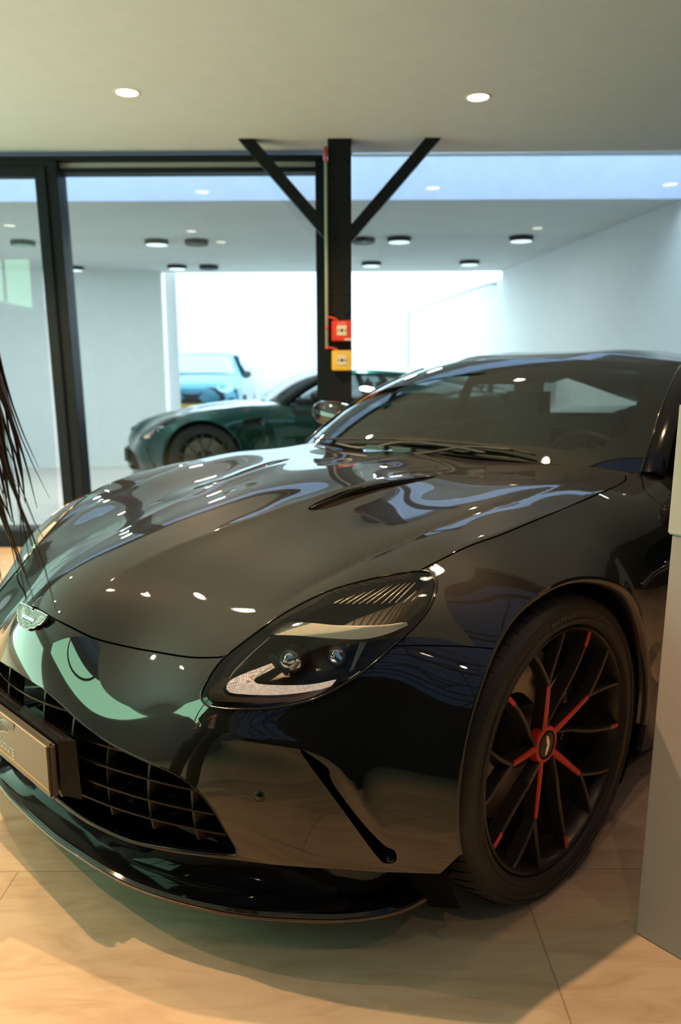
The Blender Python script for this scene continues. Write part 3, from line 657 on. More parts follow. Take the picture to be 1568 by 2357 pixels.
block_px = C6([(580,545),(600,540),(655,580),(682,600),(680,635),(640,655),(600,640),(560,600)])
def flat_px(pts, depth, thick):
    P = np.array([px3(u, v, depth) for u, v in pts]); t = ray(700, 1500); t /= np.linalg.norm(t)
    k = len(P); return MB().add([*P, *(P+t*thick)], [tuple(range(k)), tuple(range(k, 2*k))[::-1]]+[(i, k+i, k+(i+1) % k, (i+1) % k) for i in range(k)])
rim_keys = body_part('headlight_surround', 'rim', M['gloss'], None)
lens_o = body_part('headlight_lens', 'lens', M['lens'], None, skirt=0)
hcurve = S(H, .001)
p1, p1g = projector(669, 1519, .024); p2, p2g = projector(777, 1508, .020, .045)
bracket = flat_px(bracket_px, .028, .01); block = flat_px(block_px, .02, .012)
fin_mb = []
for a, b_ in fins:
    A_, B_ = px3(*a, .022), px3(*b_, .035); fin_mb.append(MB().tube([A_, A_+(B_-A_)*.5, B_], [.0010, .0014, .0008], 6))
dark_shelf = flat_px(C6([(560,360),(900,372),(1420,330),(1500,190),(1480,95),(1400,80),(1100,130),(850,215),(650,300)]), .030, .004)
for i, s in enumerate((1, -1)):
    h = mbm(bowl, s).build('headlight', M['bowl'], car, True)
    rim_keys[i].parent = h; lens_o[i].parent = h
    mbm(MB().tube([tuple(p) for p in hcurve], .0022, 6, closed=True), s).build('seal', M['gloss'], h, True)
    mbm(blade_mb, s).build('light_blade', M['blade'], h)
    mbm(drl_mb, s).build('daytime_light', M['drl'], h)
    mbm(sill_mb, s).build('ribbed_ledge', M['lamp_ledge'], h)
    for a, g_ in ((p1, p1g), (p2, p2g)):
        mbm(a, s).build('projector_ring', M['satin'], h, True); mbm(g_, s).build('projector_lens', M['lampglass'], h, True)
    mbm(bracket, s).build('bracket', M['satin'], h); mbm(block, s).build('light_block', M['lampglass'], h)
    for f_ in fin_mb: mbm(f_, s).build('fin', M['fin'], h, True)

# ------------------------------------------------------------------ hidden inner shell so gaps read dark, floor pan
ph2 = np.arange(-.25, 2.75, .05); la2 = np.arange(0, 1.31, .05); gg = np.array([[(a, b) for b in la2] for a in ph2]); Q = S(gg.reshape(-1, 2), -.105).reshape(len(ph2), len(la2), 3)
vs = Q.reshape(-1, 3); fs = []
hd = inside(ctr+(H-ctr)*1.25, gg.reshape(-1, 2)).reshape(len(ph2), len(la2))
for i in range(len(ph2)-1):
    for j in range(len(la2)-1):
        c = Q[i:i+2, j:j+2].reshape(-1, 3)
        if any((math.hypot(p[0]-.012, p[2]-.352) < .45 and p[1] > .55) or p[2] < .13 or p[0] < -.62 for p in c): continue
        if hd[i:i+2, j:j+2].any(): continue
        fs.append((i*len(la2)+j, (i+1)*len(la2)+j, (i+1)*len(la2)+j+1, i*len(la2)+j+1))
sh = MB().add(vs, fs); sh.add(vs*[1, -1, 1], fs)
sh.box(-3.7, .55, -.62, .62, .13, .17); sh.box(-2.25, -.5, -.90, .90, .13, .17)
sh.build('underbody', M['under'], car)
def arch_liner(xc, s):
    mb = MB(); n_ = 40; prof = [(.40, .955), (.425, .90), (.425, .60), (.02, .60)]
    T_ = Matrix.Translation((xc, 0, .352)) @ Matrix.Rotation(-math.pi/2, 4, 'X')
    return mbm(mb.lathe(prof, 56, T_), s)
# the liner is open at the ground
def liner(xc, s):
    mb = arch_liner(xc, s); keep_f = []
    for f in mb.f:
        z = [mb.v[i][2] for i in f]
        if min(z) > .12: keep_f.append(f)
    mb.f = keep_f; mb.m = [0]*len(keep_f)
    if abs(xc) < .1:                             # keep it tucked under the skin
        P = np.array(mb.v)*[1, s, 1]; V = P-O; n_ = np.linalg.norm(V, axis=1); lim = Rf(V/n_[:, None])-.022
        P = O+V/n_[:, None]*np.minimum(n_, np.where(np.array(mb.v)[:, 1]*s > .5, lim, 9))[:, None]; mb.v = [tuple(p) for p in P*[1, s, 1]]
    return mb
for s in (1, -1):
    liner(.012, s).build('wheel_arch_liner', M['under'], car, True); liner(-2.70, s).build('wheel_arch_liner', M['under'], car, True)

# rolled arch lips
AP = np.array([at_xz(x, z) for x, z in ARC]); AN = Snorm(p2dom(AP)); lp = []
for P_, N_ in zip(AP, AN):
    rd = np.array([P_[0]-.012, 0, P_[2]-.352]); rd /= np.linalg.norm(rd)
    lp.append([P_-N_*.0005+rd*.001, P_+np.array([0, .003, 0])-rd*.004, P_-np.array([0, .001, 0])-rd*.012, P_-rd*.020-np.array([0, .012, 0]), P_-rd*.022-np.array([0, .040, 0])])
LV = [p for r in lp for p in r]; lipm = MB().add(LV, [(i*5+j, i*5+j+1, (i+1)*5+j+1, (i+1)*5+j) for i in range(len(lp)-1) for j in range(4)])
for i, s in enumerate((1, -1)): mbm(lipm, s).build('arch_lip', M['paint'], fenders[i], True)

# ------------------------------------------------------------------ splitter
th = np.linspace(0, 1.30, 60)
lipc = spline([(.808,-.06),(.808,.06),(.802,.18),(.767,.409),(.684,.604),(.577,.744),(.451,.86),(.36,.897),(.285,.893)], .02)
az = np.arctan2(lipc[:, 1], lipc[:, 0]-.1)
rows = []
for t in th:
    t_ = t*az.max()/1.30; x = np.interp(t_, az, lipc[:, 0]); y = np.interp(t_, az, lipc[:, 1]); q = np.array([x, y]); e = np.array([math.cos(t_), math.sin(t_)])
    e = e*.6+np.array([1, 0])*.4 if t_ < 1 else e; e /= np.linalg.norm(e)
    up = max(0, (t-1.0)/.3)**2*.055
    zb = bot_z(min(t_, 1.28))+.004; bt = on_axis(min(t_, 1.28), zb)[:2]; inn = bt-e*.003
    wt = min(1, max(0, (t-1.08)/.12)); inn = inn*(1-wt)+(q-e*.05)*wt
    k = []
    zt = zb*(1-wt)+.172*wt
    k.append((*inn, zt)); k.append((*(inn-e*.016), zt-.03)); k.append((*(inn*.85+q*.15-e*.030), .165)); k.append((*(q-e*.050), .136+up*.6)); k.append((*(q-e*.022), .128+up)); k.append((*(q-e*.006), .131+up)); k.append((*q, .127+up))
    k.append((*(q-e*.003), .112+up*.9)); k.append((*(q-e*.02), .108+up*.7)); k.append((*(q-e*.22), .115))
    rows.append(k)
m_ = len(rows[0]); vs = [p for r in rows for p in r]; fs = [(i*m_+j, i*m_+j+1, (i+1)*m_+j+1, (i+1)*m_+j) for i in range(len(rows)-1) for j in range(m_-1)]
fs.append(tuple((len(rows)-1)*m_+j for j in range(m_)))
spl = MB().add(vs, fs); spl.add([(x, -y, z) for x, y, z in vs], [f[::-1] for f in fs])
M['splitter'] = mat('gloss_black_splitter', (.004, .004, .005), .06, coat=.5, coat_rough=.01, spec=.4)
spl.build('splitter', M['splitter'], car, angle=38)
lip_edge = MB().tube([(p[6][0]*.999, p[6][1]*.999, p[6][2]-.008) for p in rows[::-1]]+[(p[6][0]*.999, -p[6][1]*.999, p[6][2]-.008) for p in rows[1:]], .0035, 6)
lip_edge.build('splitter_edge', mat('bronze_edge', (.10, .055, .025), .3, coat=.5), car, True)

# ------------------------------------------------------------------ grille
grl = MB()
GP = S(GR, -.003); ring = MB().tube([tuple(p) for p in GP], .004, 6)
gfr = MB(); gfr.add(*[ring.v, ring.f]); gfr.add([(x, -y, z) for x, y, z in ring.v], [f[::-1] for f in ring.f])
gr = gfr.build('grille', M['gloss'], car, True)
def on_plan(y, z, off):
    P = on_axis(math.atan2(y, .68), z); 
    for _ in range(6):
        t = math.atan2(y, max(.05, P[0]-.1)); P = on_axis(t, z)
    n_ = Snorm(p2dom(P))[0]; return P+n_*off
def gr_edge_y(z):                                # half width of the opening at height z
    ys = [0]; 
    for a, b_ in zip(GP[:-1], GP[1:]):
        if (a[2]-z)*(b_[2]-z) < 0: ys.append(a[1]+(z-a[2])/(b_[2]-a[2])*(b_[1]-a[1]))
    return max(ys)
for z in (.452, .405, .363, .318, .275):
    ye = gr_edge_y(z)-.012 if z > .262 else .58
    if ye < .1: ye = .3
    ys = np.linspace(-ye, ye, 45); sec = []
    base = [on_plan(abs(y), z, -.010) for y in ys]
    mb = MB(); vs = []
    for y, P in zip(ys, base):
        P = np.array([P[0], math.copysign(P[1], y) if y else 0, P[2]]); e = np.array([P[0]-.1, P[1]]); e /= np.linalg.norm(e)
        for dz, din in ((.0022, .002), (.0032, .007), (.0025, .045), (-.0025, .045), (-.0032, .007), (-.0018, .002)):
            vs.append((P[0]-e[0]*din, P[1]-e[1]*din, z+dz-.012*(din/.045)))
    k = 6; fs = [(i*k+j, (i+1)*k+j, (i+1)*k+(j+1) % k, i*k+(j+1) % k) for i in range(len(ys)-1) for j in range(k)]
    mb.add(vs, fs); mb.build('grille_vane', M['vane'], gr, angle=50)
for y in (.10, .21, .32, .43, .53):
    for s in (1, -1):
        zs = np.linspace(.24, .49, 12); zs = [z for z in zs if gr_edge_y(z) > y+.01]
        if len(zs) < 2: continue
        vs = []
        for z in zs:
            P = on_plan(y, z, -.030); vs += [(P[0], s*(y-.004), z), (P[0], s*(y+.004), z), (P[0]-.05, s*(y+.012), z), (P[0]-.05, s*(y-.012), z)]
        k = 4; fs = [(i*k+j, i*k+(j+1) % k, (i+1)*k+(j+1) % k, (i+1)*k+j) for i in range(len(zs)-1) for j in range(4)]
        MB().add(vs, fs).build('grille_fin', M['fin_plastic'], gr)
# side duct: dark channel with a vane
duct_in = S(DUCT, -.03); dctr = DUCT.mean(0)
dv_ = MB(); kk = len(DUCT); A0 = S(DUCT, -.004); A1 = S(dctr+(DUCT-dctr)*.9, -.045); dv_.add([*A0, *A1], [(i, (i+1) % kk, kk+(i+1) % kk, kk+i) for i in range(kk)]+[tuple(range(kk, 2*kk))])
for s in (1, -1): mbm(dv_, s).build('side_duct', M['gloss'], car, angle=40)
# crease strip that runs from the grille corner to the duct, parking sensor
sens = hits([(597, 1834)])[0]; sn = Snorm(p2dom(sens))[0]
for s in (1, -1):
    T_ = Matrix.Translation(Vector(sens+sn*.0005)) @ Vector(sn).to_track_quat('Z', 'Y').to_matrix().to_4x4()
    mbm(MB().lathe([(0, .0015), (.0075, .0012), (.0085, -.0005), (.0095, .0006), (.0108, .0004), (.0112, -.002)], 28, T_), s).build('parking_sensor', M['gloss'], car, True)
# bonnet vents
vctr = VENT.mean(0); kk = len(VENT); A0 = S(VENT, -.003); A1 = S(vctr+(VENT-vctr)*.96, -.022)
vm = MB().add([*A0, *A1], [(i, (i+1) % kk, kk+(i+1) % kk, kk+i) for i in range(kk)]+[tuple(range(kk, 2*kk))])
bl_px = [(716,1170),(760,1152),(820,1128),(880,1114),(950,1103),(1000,1098)]
vane = MB().tube([tuple(p) for p in pxs(bl_px, .006, 12)], [.002]+[.0042]*(len(pxs(bl_px, .006, 12))-2)+[.0015], 6)
M['carbon'] = mat('carbon_weave', (.02, .02, .02), .3, coat=1); n, l, b = nodes(M['carbon']); tc = n.new('ShaderNodeTexCoord'); ck = n.new('ShaderNodeTexChecker'); ck.inputs['Scale'].default_value = 400
ck.inputs[1].default_value = (.05, .045, .04, 1); ck.inputs[2].default_value = (.006, .006, .006, 1); l.new(tc.outputs['Object'], ck.inputs[0]); l.new(ck.outputs[0], b.inputs['Base Color'])
for s in (1, -1):
    v_ = mbm(vm, s).build('bonnet_vent', M['carbon'], bonnet, angle=40); mbm(vane, s).build('vent_vane', M['gloss'], v_, True)
# fender side vent with strake
sctr = SVENT.mean(0); kk = len(SVENT); A0 = S(SVENT, -.004); A1 = S(sctr+(SVENT-sctr)*.85, -.04)
sv = MB().add([*A0, *A1], [(i, (i+1) % kk, kk+(i+1) % kk, kk+i) for i in range(kk)]+[tuple(range(kk, 2*kk))])
strake = MB().tube([tuple(p) for p in pxs([(1478,1349),(1500,1325),(1530,1306),(1565,1292)], -.006, 10)], .006, 8)
for i, s in enumerate((1, -1)):
    mbm(sv, s).build('side_vent', M['gloss'], fenders[i], angle=40); mbm(strake, s).build('side_strake', M['gloss'], fenders[i], True)

# ------------------------------------------------------------------ badge on the nose
def wings(span, h, thick, text, m_plate, parent, T_, name, m_text, line=False):
    # outline: flat top bar, feathered lower edge stepping in to the centre
    half = [(0, .36), (.07, .36), (.09, .46), (.30, .48), (.62, .48), (.98, .46), (1.0, .38), (.95, .16), (.84, -.06), (.76, -.05), (.66, -.22), (.54, -.33), (.46, -.30), (.36, -.42), (.22, -.50), (.12, -.46), (.0, -.52)]
    pts = [(x*span/2, y*h) for x, y in half]+[(-x*span/2, y*h) for x, y in half[::-1][1:-1]]
    out = []
    if not line: out.append(MB().prism(pts, 0, thick, T_).build(name, m_plate, parent, angle=30))
    rid = MB()
    pts3 = [T_ @ Vector((x, y, thick+.0002)) for x, y in pts]
    rid.tube(pts3, .0010 if not line else .0008, 5, closed=True)
    for s in (-1, 1):
        for k in range(11):
            a = k/10; x0, y0 = s*span/2*(.36*(1-a)+.02*a)*1.0, h*(.20-.34*a); tip = [(.97, .44), (.97, .34), (.94, .20), (.88, .06), (.78, -.02), (.69, -.13), (.59, -.24), (.47, -.27), (.36, -.36), (.24, -.44), (.10, -.46)][k]
            rid.tube([T_ @ Vector((x0, y0, thick)), T_ @ Vector((s*tip[0]*span/2, tip[1]*h, thick))], .0007 if not line else .0005, 4)
    bar = [(-.36, .13), (.36, .13), (.36, -.16), (-.36, -.16)]
    rid.tube([T_ @ Vector((x*span/2, y*h, thick+.0008)) for x, y in bar], .0009 if not line else .0006, 5, closed=True)
    rd = rid.build('feather_ribs' if not line else name, m_text, out[0] if out else parent, True)
    if not line: MB().prism([(x*span/2, y*h) for x, y in bar], thick-.0003, thick+.0008, T_).build('name_bar', M['satin'], out[0])
    vs, fs = text_mesh(text, h*.20, .0004)
    MB().add([T_ @ (Matrix.Translation((0, -.015*h, thick+.0014)) @ Matrix.Diagonal((.82, 1, 1, 1)) @ v) for v in vs], fs).build('badge_lettering', m_text, out[0] if out else rd)
bc = S(p2dom((.768, 0, .612)))[0]; bn = Snorm(p2dom(bc))[0]; bn[1] = 0; bn /= np.linalg.norm(bn)
bx = np.array([0, 1, 0]); by = np.cross(bn, bx)
TB = Matrix(((bx[0], by[0], bn[0], bc[0]), (bx[1], by[1], bn[1], bc[1]), (bx[2], by[2], bn[2], bc[2]), (0, 0, 0, 1)))
wings(.150, .052, .005, 'ASTON MARTIN', M['badge_metal'], car, TB, 'nose_badge', M['chrome'])

# ------------------------------------------------------------------ number plate
M['plate'] = mat('plate_black', (.075, .062, .048), .35, coat=.3); M['plate_line'] = mat('plate_gold_line', (.55, .30, .08), .4)
pz, pxx = .356, .858
hold = MB(); hold.box(pxx-.050, pxx-.022, -.255, .255, pz-.075, pz+.058, None, 0, .008); 
hold.add([(pxx-.022, y, z) for y, z in ((-.262, -.06+pz), (.262, -.06+pz), (.262, .064+pz), (-.262, .064+pz))]+[(pxx-.060, y, z) for y, z in ((-.277, -.080+pz), (.277, -.080+pz), (.264, .05+pz), (-.264, .05+pz))],
         [(3, 2, 1, 0), (4, 5, 6, 7), (0, 1, 5, 4), (1, 2, 6, 5), (2, 3, 7, 6), (3, 0, 4, 7)])
pb = hold.build('plate_holder', M['satin'], car)
pl = MB().box(pxx-.018, pxx, -.262, .262, pz-.066, pz+.060, None, 0, .006).build('number_plate', M['plate'], pb)
TP = Matrix(((0, 0, 1, pxx+.0003), (1, 0, 0, 0), (0, 1, 0, pz), (0, 0, 0, 1)))
ln = [(-.254, .054), (.254, .054), (.254, -.046), (-.254, -.046)]
MB().tube([TP @ Vector((x, y, 0)) for x, y in ln], .0012, 5, closed=True).build('plate_line', M['plate_line'], pl)
def pl_text(s, size, y, sx=1, nm='plate_lettering', x=0):
    vs, fs = text_mesh(s, size, .0003); MB().add([TP @ (Matrix.Translation((x, y, 0)) @ Matrix.Diagonal((sx, 1, 1, 1)) @ v) for v in vs], fs).build(nm, M['white_text'], pl)
wings(.215, .050, .0003, 'ASTON MARTIN', None, pl, TP @ Matrix.Translation((-.02, .030, 0)), 'wings_logo', M['white_text'], True)
pl_text('Luxembourg', .040, -.022, .82, x=-.01)
pl_text('astonmartin.lu', .012, -.0565, 1, x=.0)

# ------------------------------------------------------------------ wheels
WZ = .352; WY = .9609
def wheel_parts():
    """one wheel built about its own centre, outer face towards +y"""
    P = {}
    T_ = Matrix.Rotation(-math.pi/2, 4, 'X')     # local z -> +y
    t = [(.272, -.255), (.290, -.268), (.330, -.274), (.347, -.262), (.3535, -.24), (.3555, -.20), (.3560, -.14), (.3555, -.08), (.3535, -.045), (.349, -.022), (.340, -.004), (.3325, .003), (.3318, .0005), (.318, .0035), (.3172, .0015), (.300, .0015), (.2985, .0045), (.290, .004), (.2845, -.002), (.281, -.012)]
    P['tyre'] = ([MB().lathe(t, 120, T_)], 'tyre', True, 35)
    # tread grooves: curved sipes on the shoulder and three round grooves
    sp = MB()
    for k in range(64):
        a = 2*math.pi*k/64; pts = []
        for q in range(6):
            u = q/5; h_ = -.012-.075*u; rr_ = np.interp(h_, [-.08, -.045, -.022, -.004], [.3555, .3535, .349, .340])+.0004; aa = a+.10*u*u
            pts.append(Vector((rr_*math.sin(aa), h_, rr_*math.cos(aa))))
        sp.tube(pts, [.0006, .0016, .0018, .0018, .0016, .0006], 4)
    for h_ in (-.095, -.14, -.185):
        sp.lathe([(.3563, h_-.004), (.3566, h_), (.3563, h_+.004)], 90, T_)
    P['tread'] = ([sp], 'under', False, None)
    rim = [(.281, -.012), (.2795, -.004), (.2755, -.002), (.2715, -.005), (.268, -.014), (.262, -.030), (.258, -.060), (.250, -.10), (.240, -.16), (.246, -.22), (.268, -.245), (.274, -.255)]
    P['barrel'] = ([MB().lathe(rim, 96, T_)], 'alloy', True, 40)
    def face_y(r): return -.006-.040*(1-min(1, r/.26))**1.35-(.000)      # dished face: deeper towards the hub
    def spoke(a0, r0, a1, r1, w0, w1, d0, d1, n_=10, bow=0.0):
        """blade from polar (a0,r0) to (a1,r1); returns top strip (for the red) and the body"""
        c0 = np.array([math.sin(a0)*r0, math.cos(a0)*r0]); c1 = np.array([math.sin(a1)*r1, math.cos(a1)*r1]); dd = c1-c0; nn = np.array([-dd[1], dd[0]])/np.linalg.norm(dd); vs = []
        for i in range(n_+1):
            u = i/n_; c = c0+dd*u+nn*bow*4*u*(1-u); r_ = np.linalg.norm(c); w_ = w0+(w1-w0)*u; dp = d0+(d1-d0)*u; yt = face_y(r_)
            for s_, y_ in ((-w_*.80, yt-.0025), (-w_*.45, yt), (w_*.45, yt), (w_*.80, yt-.0025), (w_*1.25, yt-dp), (-w_*1.25, yt-dp)):
                q = c+nn*s_; vs.append((q[0], y_, q[1]))
        k = 6; fs = [(i*k+j, i*k+(j+1) % k, (i+1)*k+(j+1) % k, (i+1)*k+j) for i in range(n_) for j in range(k)]+[tuple(range(k))[::-1], tuple(range(n_*k, n_*k+k))]
        return vs, fs
    def accent(a0, r0, a1, r1, w0, w1, u0, u1, bow=0.0, n_=8):
        c0 = np.array([math.sin(a0)*r0, math.cos(a0)*r0]); c1 = np.array([math.sin(a1)*r1, math.cos(a1)*r1]); dd = c1-c0; nn = np.array([-dd[1], dd[0]])/np.linalg.norm(dd); vs = []
        for i in range(n_+1):
            u = u0+(u1-u0)*i/n_; c = c0+dd*u+nn*bow*4*u*(1-u); r_ = np.linalg.norm(c); w_ = w0+(w1-w0)*u; yt = face_y(r_)
            for s_, y_ in ((-w_*.80, yt-.0020), (-w_*.47, yt+.0008), (w_*.47, yt+.0008), (w_*.80, yt-.0020)):
                q = c+nn*s_; vs.append((q[0], y_, q[1]))
        k = 4; fs = [(i*k+j, i*k+j+1, (i+1)*k+j+1, (i+1)*k+j) for i in range(n_) for j in range(k-1)]
        return vs, fs
    dg = math.radians; spokes = []; reds = []
    for k in range(5):
        A = dg(12+72*k)
        m1 = MB(); m1.add(*spoke(A, .036, A, .168, .0120, .0080, .030, .026)); m1.add(*spoke(A, .163, A-dg(12.2), .270, .0072, .0056, .026, .030, bow=-.003)); m1.add(*spoke(A, .163, A+dg(12.2), .270, .0072, .0056, .026, .030, bow=.003))
        spokes.append(m1); r_ = MB(); r_.add(*accent(A, .036, A, .168, .0122, .0080, 0, .93)); reds.append(r_)
        B_ = dg(-24+72*k); m2 = MB(); m2.add(*spoke(B_+dg(9), .10, B_, .271, .0068, .0062, .030, .030, bow=.006)); m2.add(*spoke(B_+dg(30), .045, B_+dg(9), .102, .0045, .0048, .028, .030)); spokes.append(m2)
        r2 = MB(); r2.add(*accent(B_+dg(9), .10, B_, .271, .0070, .0070, .80, 1.0, bow=.006)); reds.append(r2)
    P['spoke'] = (spokes, 'alloy', False, 30); P['accent'] = (reds, 'red', False, 30)
    hub = MB().lathe([(.046, -.058), (.046, -.050), (.042, -.0385), (.0335, -.0375)], 48, T_); P['hub_ring'] = ([hub], 'red', True, 40)
    cap = MB().lathe([(0, -.036), (.025, -.0365), (.031, -.038), (.0335, -.0405)], 48, T_); P['hub_cap'] = ([cap], 'alloy', True, 40)
    wg = MB(); hf = [(0, .10), (.3, .22), (1, .30), (.9, .05), (.6, -.12), (.25, -.28), (0, -.34)]
    pts = [(x*.024, y*.024) for x, y in hf]+[(-x*.024, y*.024) for x, y in hf[::-1][1:-1]]
    wg.prism(pts, -.0362, -.0350, T_ @ Matrix.Rotation(dg(-95), 4, 'Z')); P['cap_badge'] = ([wg], 'chrome', False, None)
    disc = MB().lathe([(.09, -.135), (.205, -.135), (.205, -.165), (.09, -.165)], 72, T_, 0, True); P['brake_disc'] = ([disc], 'steel', False, 30)
    hat = MB().lathe([(0, -.10), (.075, -.10), (.092, -.135), (.092, -.16)], 48, T_); P['disc_hat'] = ([hat], 'satin', True, 40)
    cal = MB(); vs = []; n_ = 14
    for i in range(n_+1):
        a = dg(-128+76*i/n_)
        for r_, y_ in ((.135, -.105), (.215, -.10), (.232, -.115), (.232, -.185), (.135, -.185)): vs.append((math.sin(a)*r_, y_, math.cos(a)*r_))
    k = 5; cal.add(vs, [(i*k+j, i*k+(j+1) % k, (i+1)*k+(j+1) % k, (i+1)*k+j) for i in range(n_) for j in range(k)]+[tuple(range(k))[::-1], tuple(range(n_*k, n_*k+k))]); P['caliper'] = ([cal], 'caliper', False, 35)
    return P
def ring_text(s, r, a_mid, size, y, up_in=False, sx=1.0, spacing=1.0):
    mb = MB(); widths = []
    for ch in s:
        widths.append(.36 if ch in ' I' else (.85 if ch == 'M' else .62))
    tot = sum(widths)*size*spacing; pos = -tot/2
    for ch, w_ in zip(s, widths):
        c = pos+w_*size*spacing/2; pos += w_*size*spacing
        if ch == ' ': continue
        a = a_mid-c/r if not up_in else a_mid+c/r; vs, fs = text_mesh(ch, size, .0003); q = []
        for v_ in vs:
            X, Y = v_.x*sx, v_.y
            if up_in: X, Y = -X, -Y
            rad = np.array([math.sin(a), math.cos(a)]); tan = np.array([-math.cos(a), math.sin(a)])   # towards screen right for a viewer at +y
            p = rad*(r+Y)+tan*X*1.0; q.append((p[0], y+v_.z, p[1]))
        mb.add(q, fs)
    return mb
M['tyre'] = mat('tyre_rubber', (.020, .018, .016), .55); M['tyre_text'] = mat('tyre_lettering', (.11, .10, .085), .6)
wp = wheel_parts()
keymat = {'tyre': 'tyre', 'tread': 'under'}
wheel_src = None
letter = [ring_text('MICHELIN', .3085, math.radians(4), .0175, .0035, False, 1.0, 1.15), ring_text('PILOT SPORT S 5', .3085, math.radians(-32), .009, .0035, False, 1, 1.0),
          ring_text('MICHELIN', .3245, math.radians(-142), .0155, .0040, False, .95, 1.25), ring_text('275/35 ZR 21', .3245, math.radians(168), .0115, .0040, False, 1, 1.0)]
def make_wheel(parent, x, s, steer=0.0):
    o = None
    TT = Matrix.Translation((x, s*WY, WZ)) @ Matrix.Rotation(steer, 4, 'Z') @ Matrix.Diagonal((1, s, 1, 1))
    def bld(mb, name, m, par, angle=None, smooth=False):
        k = MB(); k.v = [tuple(TT @ Vector(v)) for v in mb.v]; k.f = [f if s > 0 else f[::-1] for f in mb.f]; k.m = mb.m; return k.build(name, m, par, smooth, None, angle)
    w_ = bld(wp['barrel'][0][0], 'wheel', M['alloy'], parent, 40)
    ty = bld(wp['tyre'][0][0], 'tyre', M['tyre'], w_, 35); bld(wp['tread'][0][0], 'tread_grooves', M['under'], w_)
    for k in wp['spoke'][0]: bld(k, 'spoke', M['alloy'], w_, 30)
    for k in wp['accent'][0]: bld(k, 'red_accent', M['red'], w_, 30)
    bld(wp['hub_ring'][0][0], 'hub_ring', M['red'], w_, 40); bld(wp['hub_cap'][0][0], 'hub_cap', M['alloy'], w_, 40); bld(wp['cap_badge'][0][0], 'cap_badge', M['chrome'], w_)
    bld(wp['brake_disc'][0][0], 'brake_disc', M['steel'], w_, 30); bld(wp['disc_hat'][0][0], 'disc_hat', M['satin'], w_, 40); bld(wp['caliper'][0][0], 'brake_caliper', M['caliper'], w_, 35)
    if s > 0:
        bld(ring_text('ASTON MARTIN', .182, math.radians(-88), .019, -.1015, False, 1, 1.1), 'caliper_lettering', M['white_text'], w_)
        for q in letter: bld(q, 'tyre_lettering', M['tyre_text'], w_)
    return w_
make_wheel(car, .0013, 1, math.radians(-1.08)); make_wheel(car, .0, -1); make_wheel(car, -2.705, 1); make_wheel(car, -2.705, -1)
# extra headlight internals: thin bright outline of the lamp module and side reflector wedge
lin = [px3(*q, .03) for q in spline(C6([(225,735),(260,672),(320,606),(400,530),(490,452)]), 8)]
wedge = flat_px(C6([(1055,470),(1100,465),(1010,650),(985,668)]), .035, .004)
wedge2 = flat_px(C6([(390,705),(470,640),(520,618),(500,640),(430,690)]), .03, .004)
gl1 = flat_px(C6([(885,530),(905,535),(940,580),(935,595),(905,575)]), .022, .008)
for o in [x for x in car.children if x.name.split('.')[0] == 'headlight']:
    s = 1 if sum(v.co.y for v in o.data.vertices) > 0 else -1
    mbm(MB().tube(lin, .0009, 5), s).build('module_outline', M['fin'], o, True)
    mbm(wedge, s).build('reflector_wedge', M['badge_metal'], o); mbm(wedge2, s).build('guide_highlight', M['fin'], o); mbm(gl1, s).build('light_block', M['lampglass'], o)

# ------------------------------------------------------------------ cabin
def grid_mesh(fn, us, vs_):
    V = [fn(u, v) for v in vs_ for u in us]; n_ = len(us)
    return MB().add(V, [(j*n_+i, j*n_+i+1, (j+1)*n_+i+1, (j+1)*n_+i) for j in range(len(vs_)-1) for i in range(n_-1)])
def ws(u, v, off=0.0):                            # windscreen: u across (-1..1), v from base to top
    a = abs(u); b0 = np.array([-.615-.02*a**2-.135*a**4, .745*u, .912-.028*a**3]); b1 = np.array([-1.20-.165*a**2.2, .590*u, 1.232-.034*a**2.2])
    P = b0*(1-v)+b1*v; k = 4*v*(1-v); P = P+np.array([.030, .012*u, .040])*k*(1-.25*a**2)
    return P+np.array([.5, .25*u, .83])*off
us = np.linspace(-1, 1, 41); vv = np.linspace(0, 1, 21)
grid_mesh(lambda u, v: ws(u, v), us, vv).build('windscreen', M['screen'], car, True)
fm = MB(); U_ = np.linspace(-1, 1, 81); V_ = np.linspace(0, 1, 41)
def frit_in(u, v):                               # rounded clear area inside the black band
    x = abs(u)/.90; y = (v-.52)/.43; return (abs(x)**7+abs(y)**6) < 1
vs = [ws(u, v, -.004) for v in V_ for u in U_]; n_ = len(U_)
fs = [(j*n_+i, j*n_+i+1, (j+1)*n_+i+1, (j+1)*n_+i) for j in range(40) for i in range(80) if not frit_in((U_[i]+U_[i+1])/2, (V_[j]+V_[j+1])/2)]
M['frit'] = mat('black_glass_border', (.006, .006, .006), .5)
fm.add(vs, fs).build('windscreen_border', M['frit'], car, True)
# scuttle panel under the glass edge
grid_mesh(lambda u, v: ws(u, 0)+np.array([.05*v-.0, 0, -.012-.04*v*(1)]), us, [0, 1]).build('scuttle_panel', M['satin'], car, True)
# roof with twin bubbles
RX = [(-1.20, 1.232, .590, 1.198, .165), (-1.35, 1.252, .600, 1.212, .06), (-1.55, 1.266, .605, 1.218, 0), (-1.8, 1.270, .600, 1.212, 0), (-2.1, 1.258, .585, 1.190, 0), (-2.4, 1.226, .56, 1.148, 0), (-2.7, 1.17, .53, 1.085, 0), (-3.0, 1.10, .50, 1.02, 0), (-3.3, 1.02, .48, .97, 0)]
RA = np.array(RX)
def roof(u, t):
    x = np.interp(t, range(len(RA)), RA[:, 0]); zc = np.interp(t, range(len(RA)), RA[:, 1]); hw = np.interp(t, range(len(RA)), RA[:, 2]); ze = np.interp(t, range(len(RA)), RA[:, 3]); k = np.interp(t, range(len(RA)), RA[:, 4])
    a = abs(u); bub = .012*math.exp(-((a-.5)/.22)**2)*min(1, t/1.5); return np.array([x-k*a**2.2, hw*u, zc-(zc-ze)*a**2.2+bub])
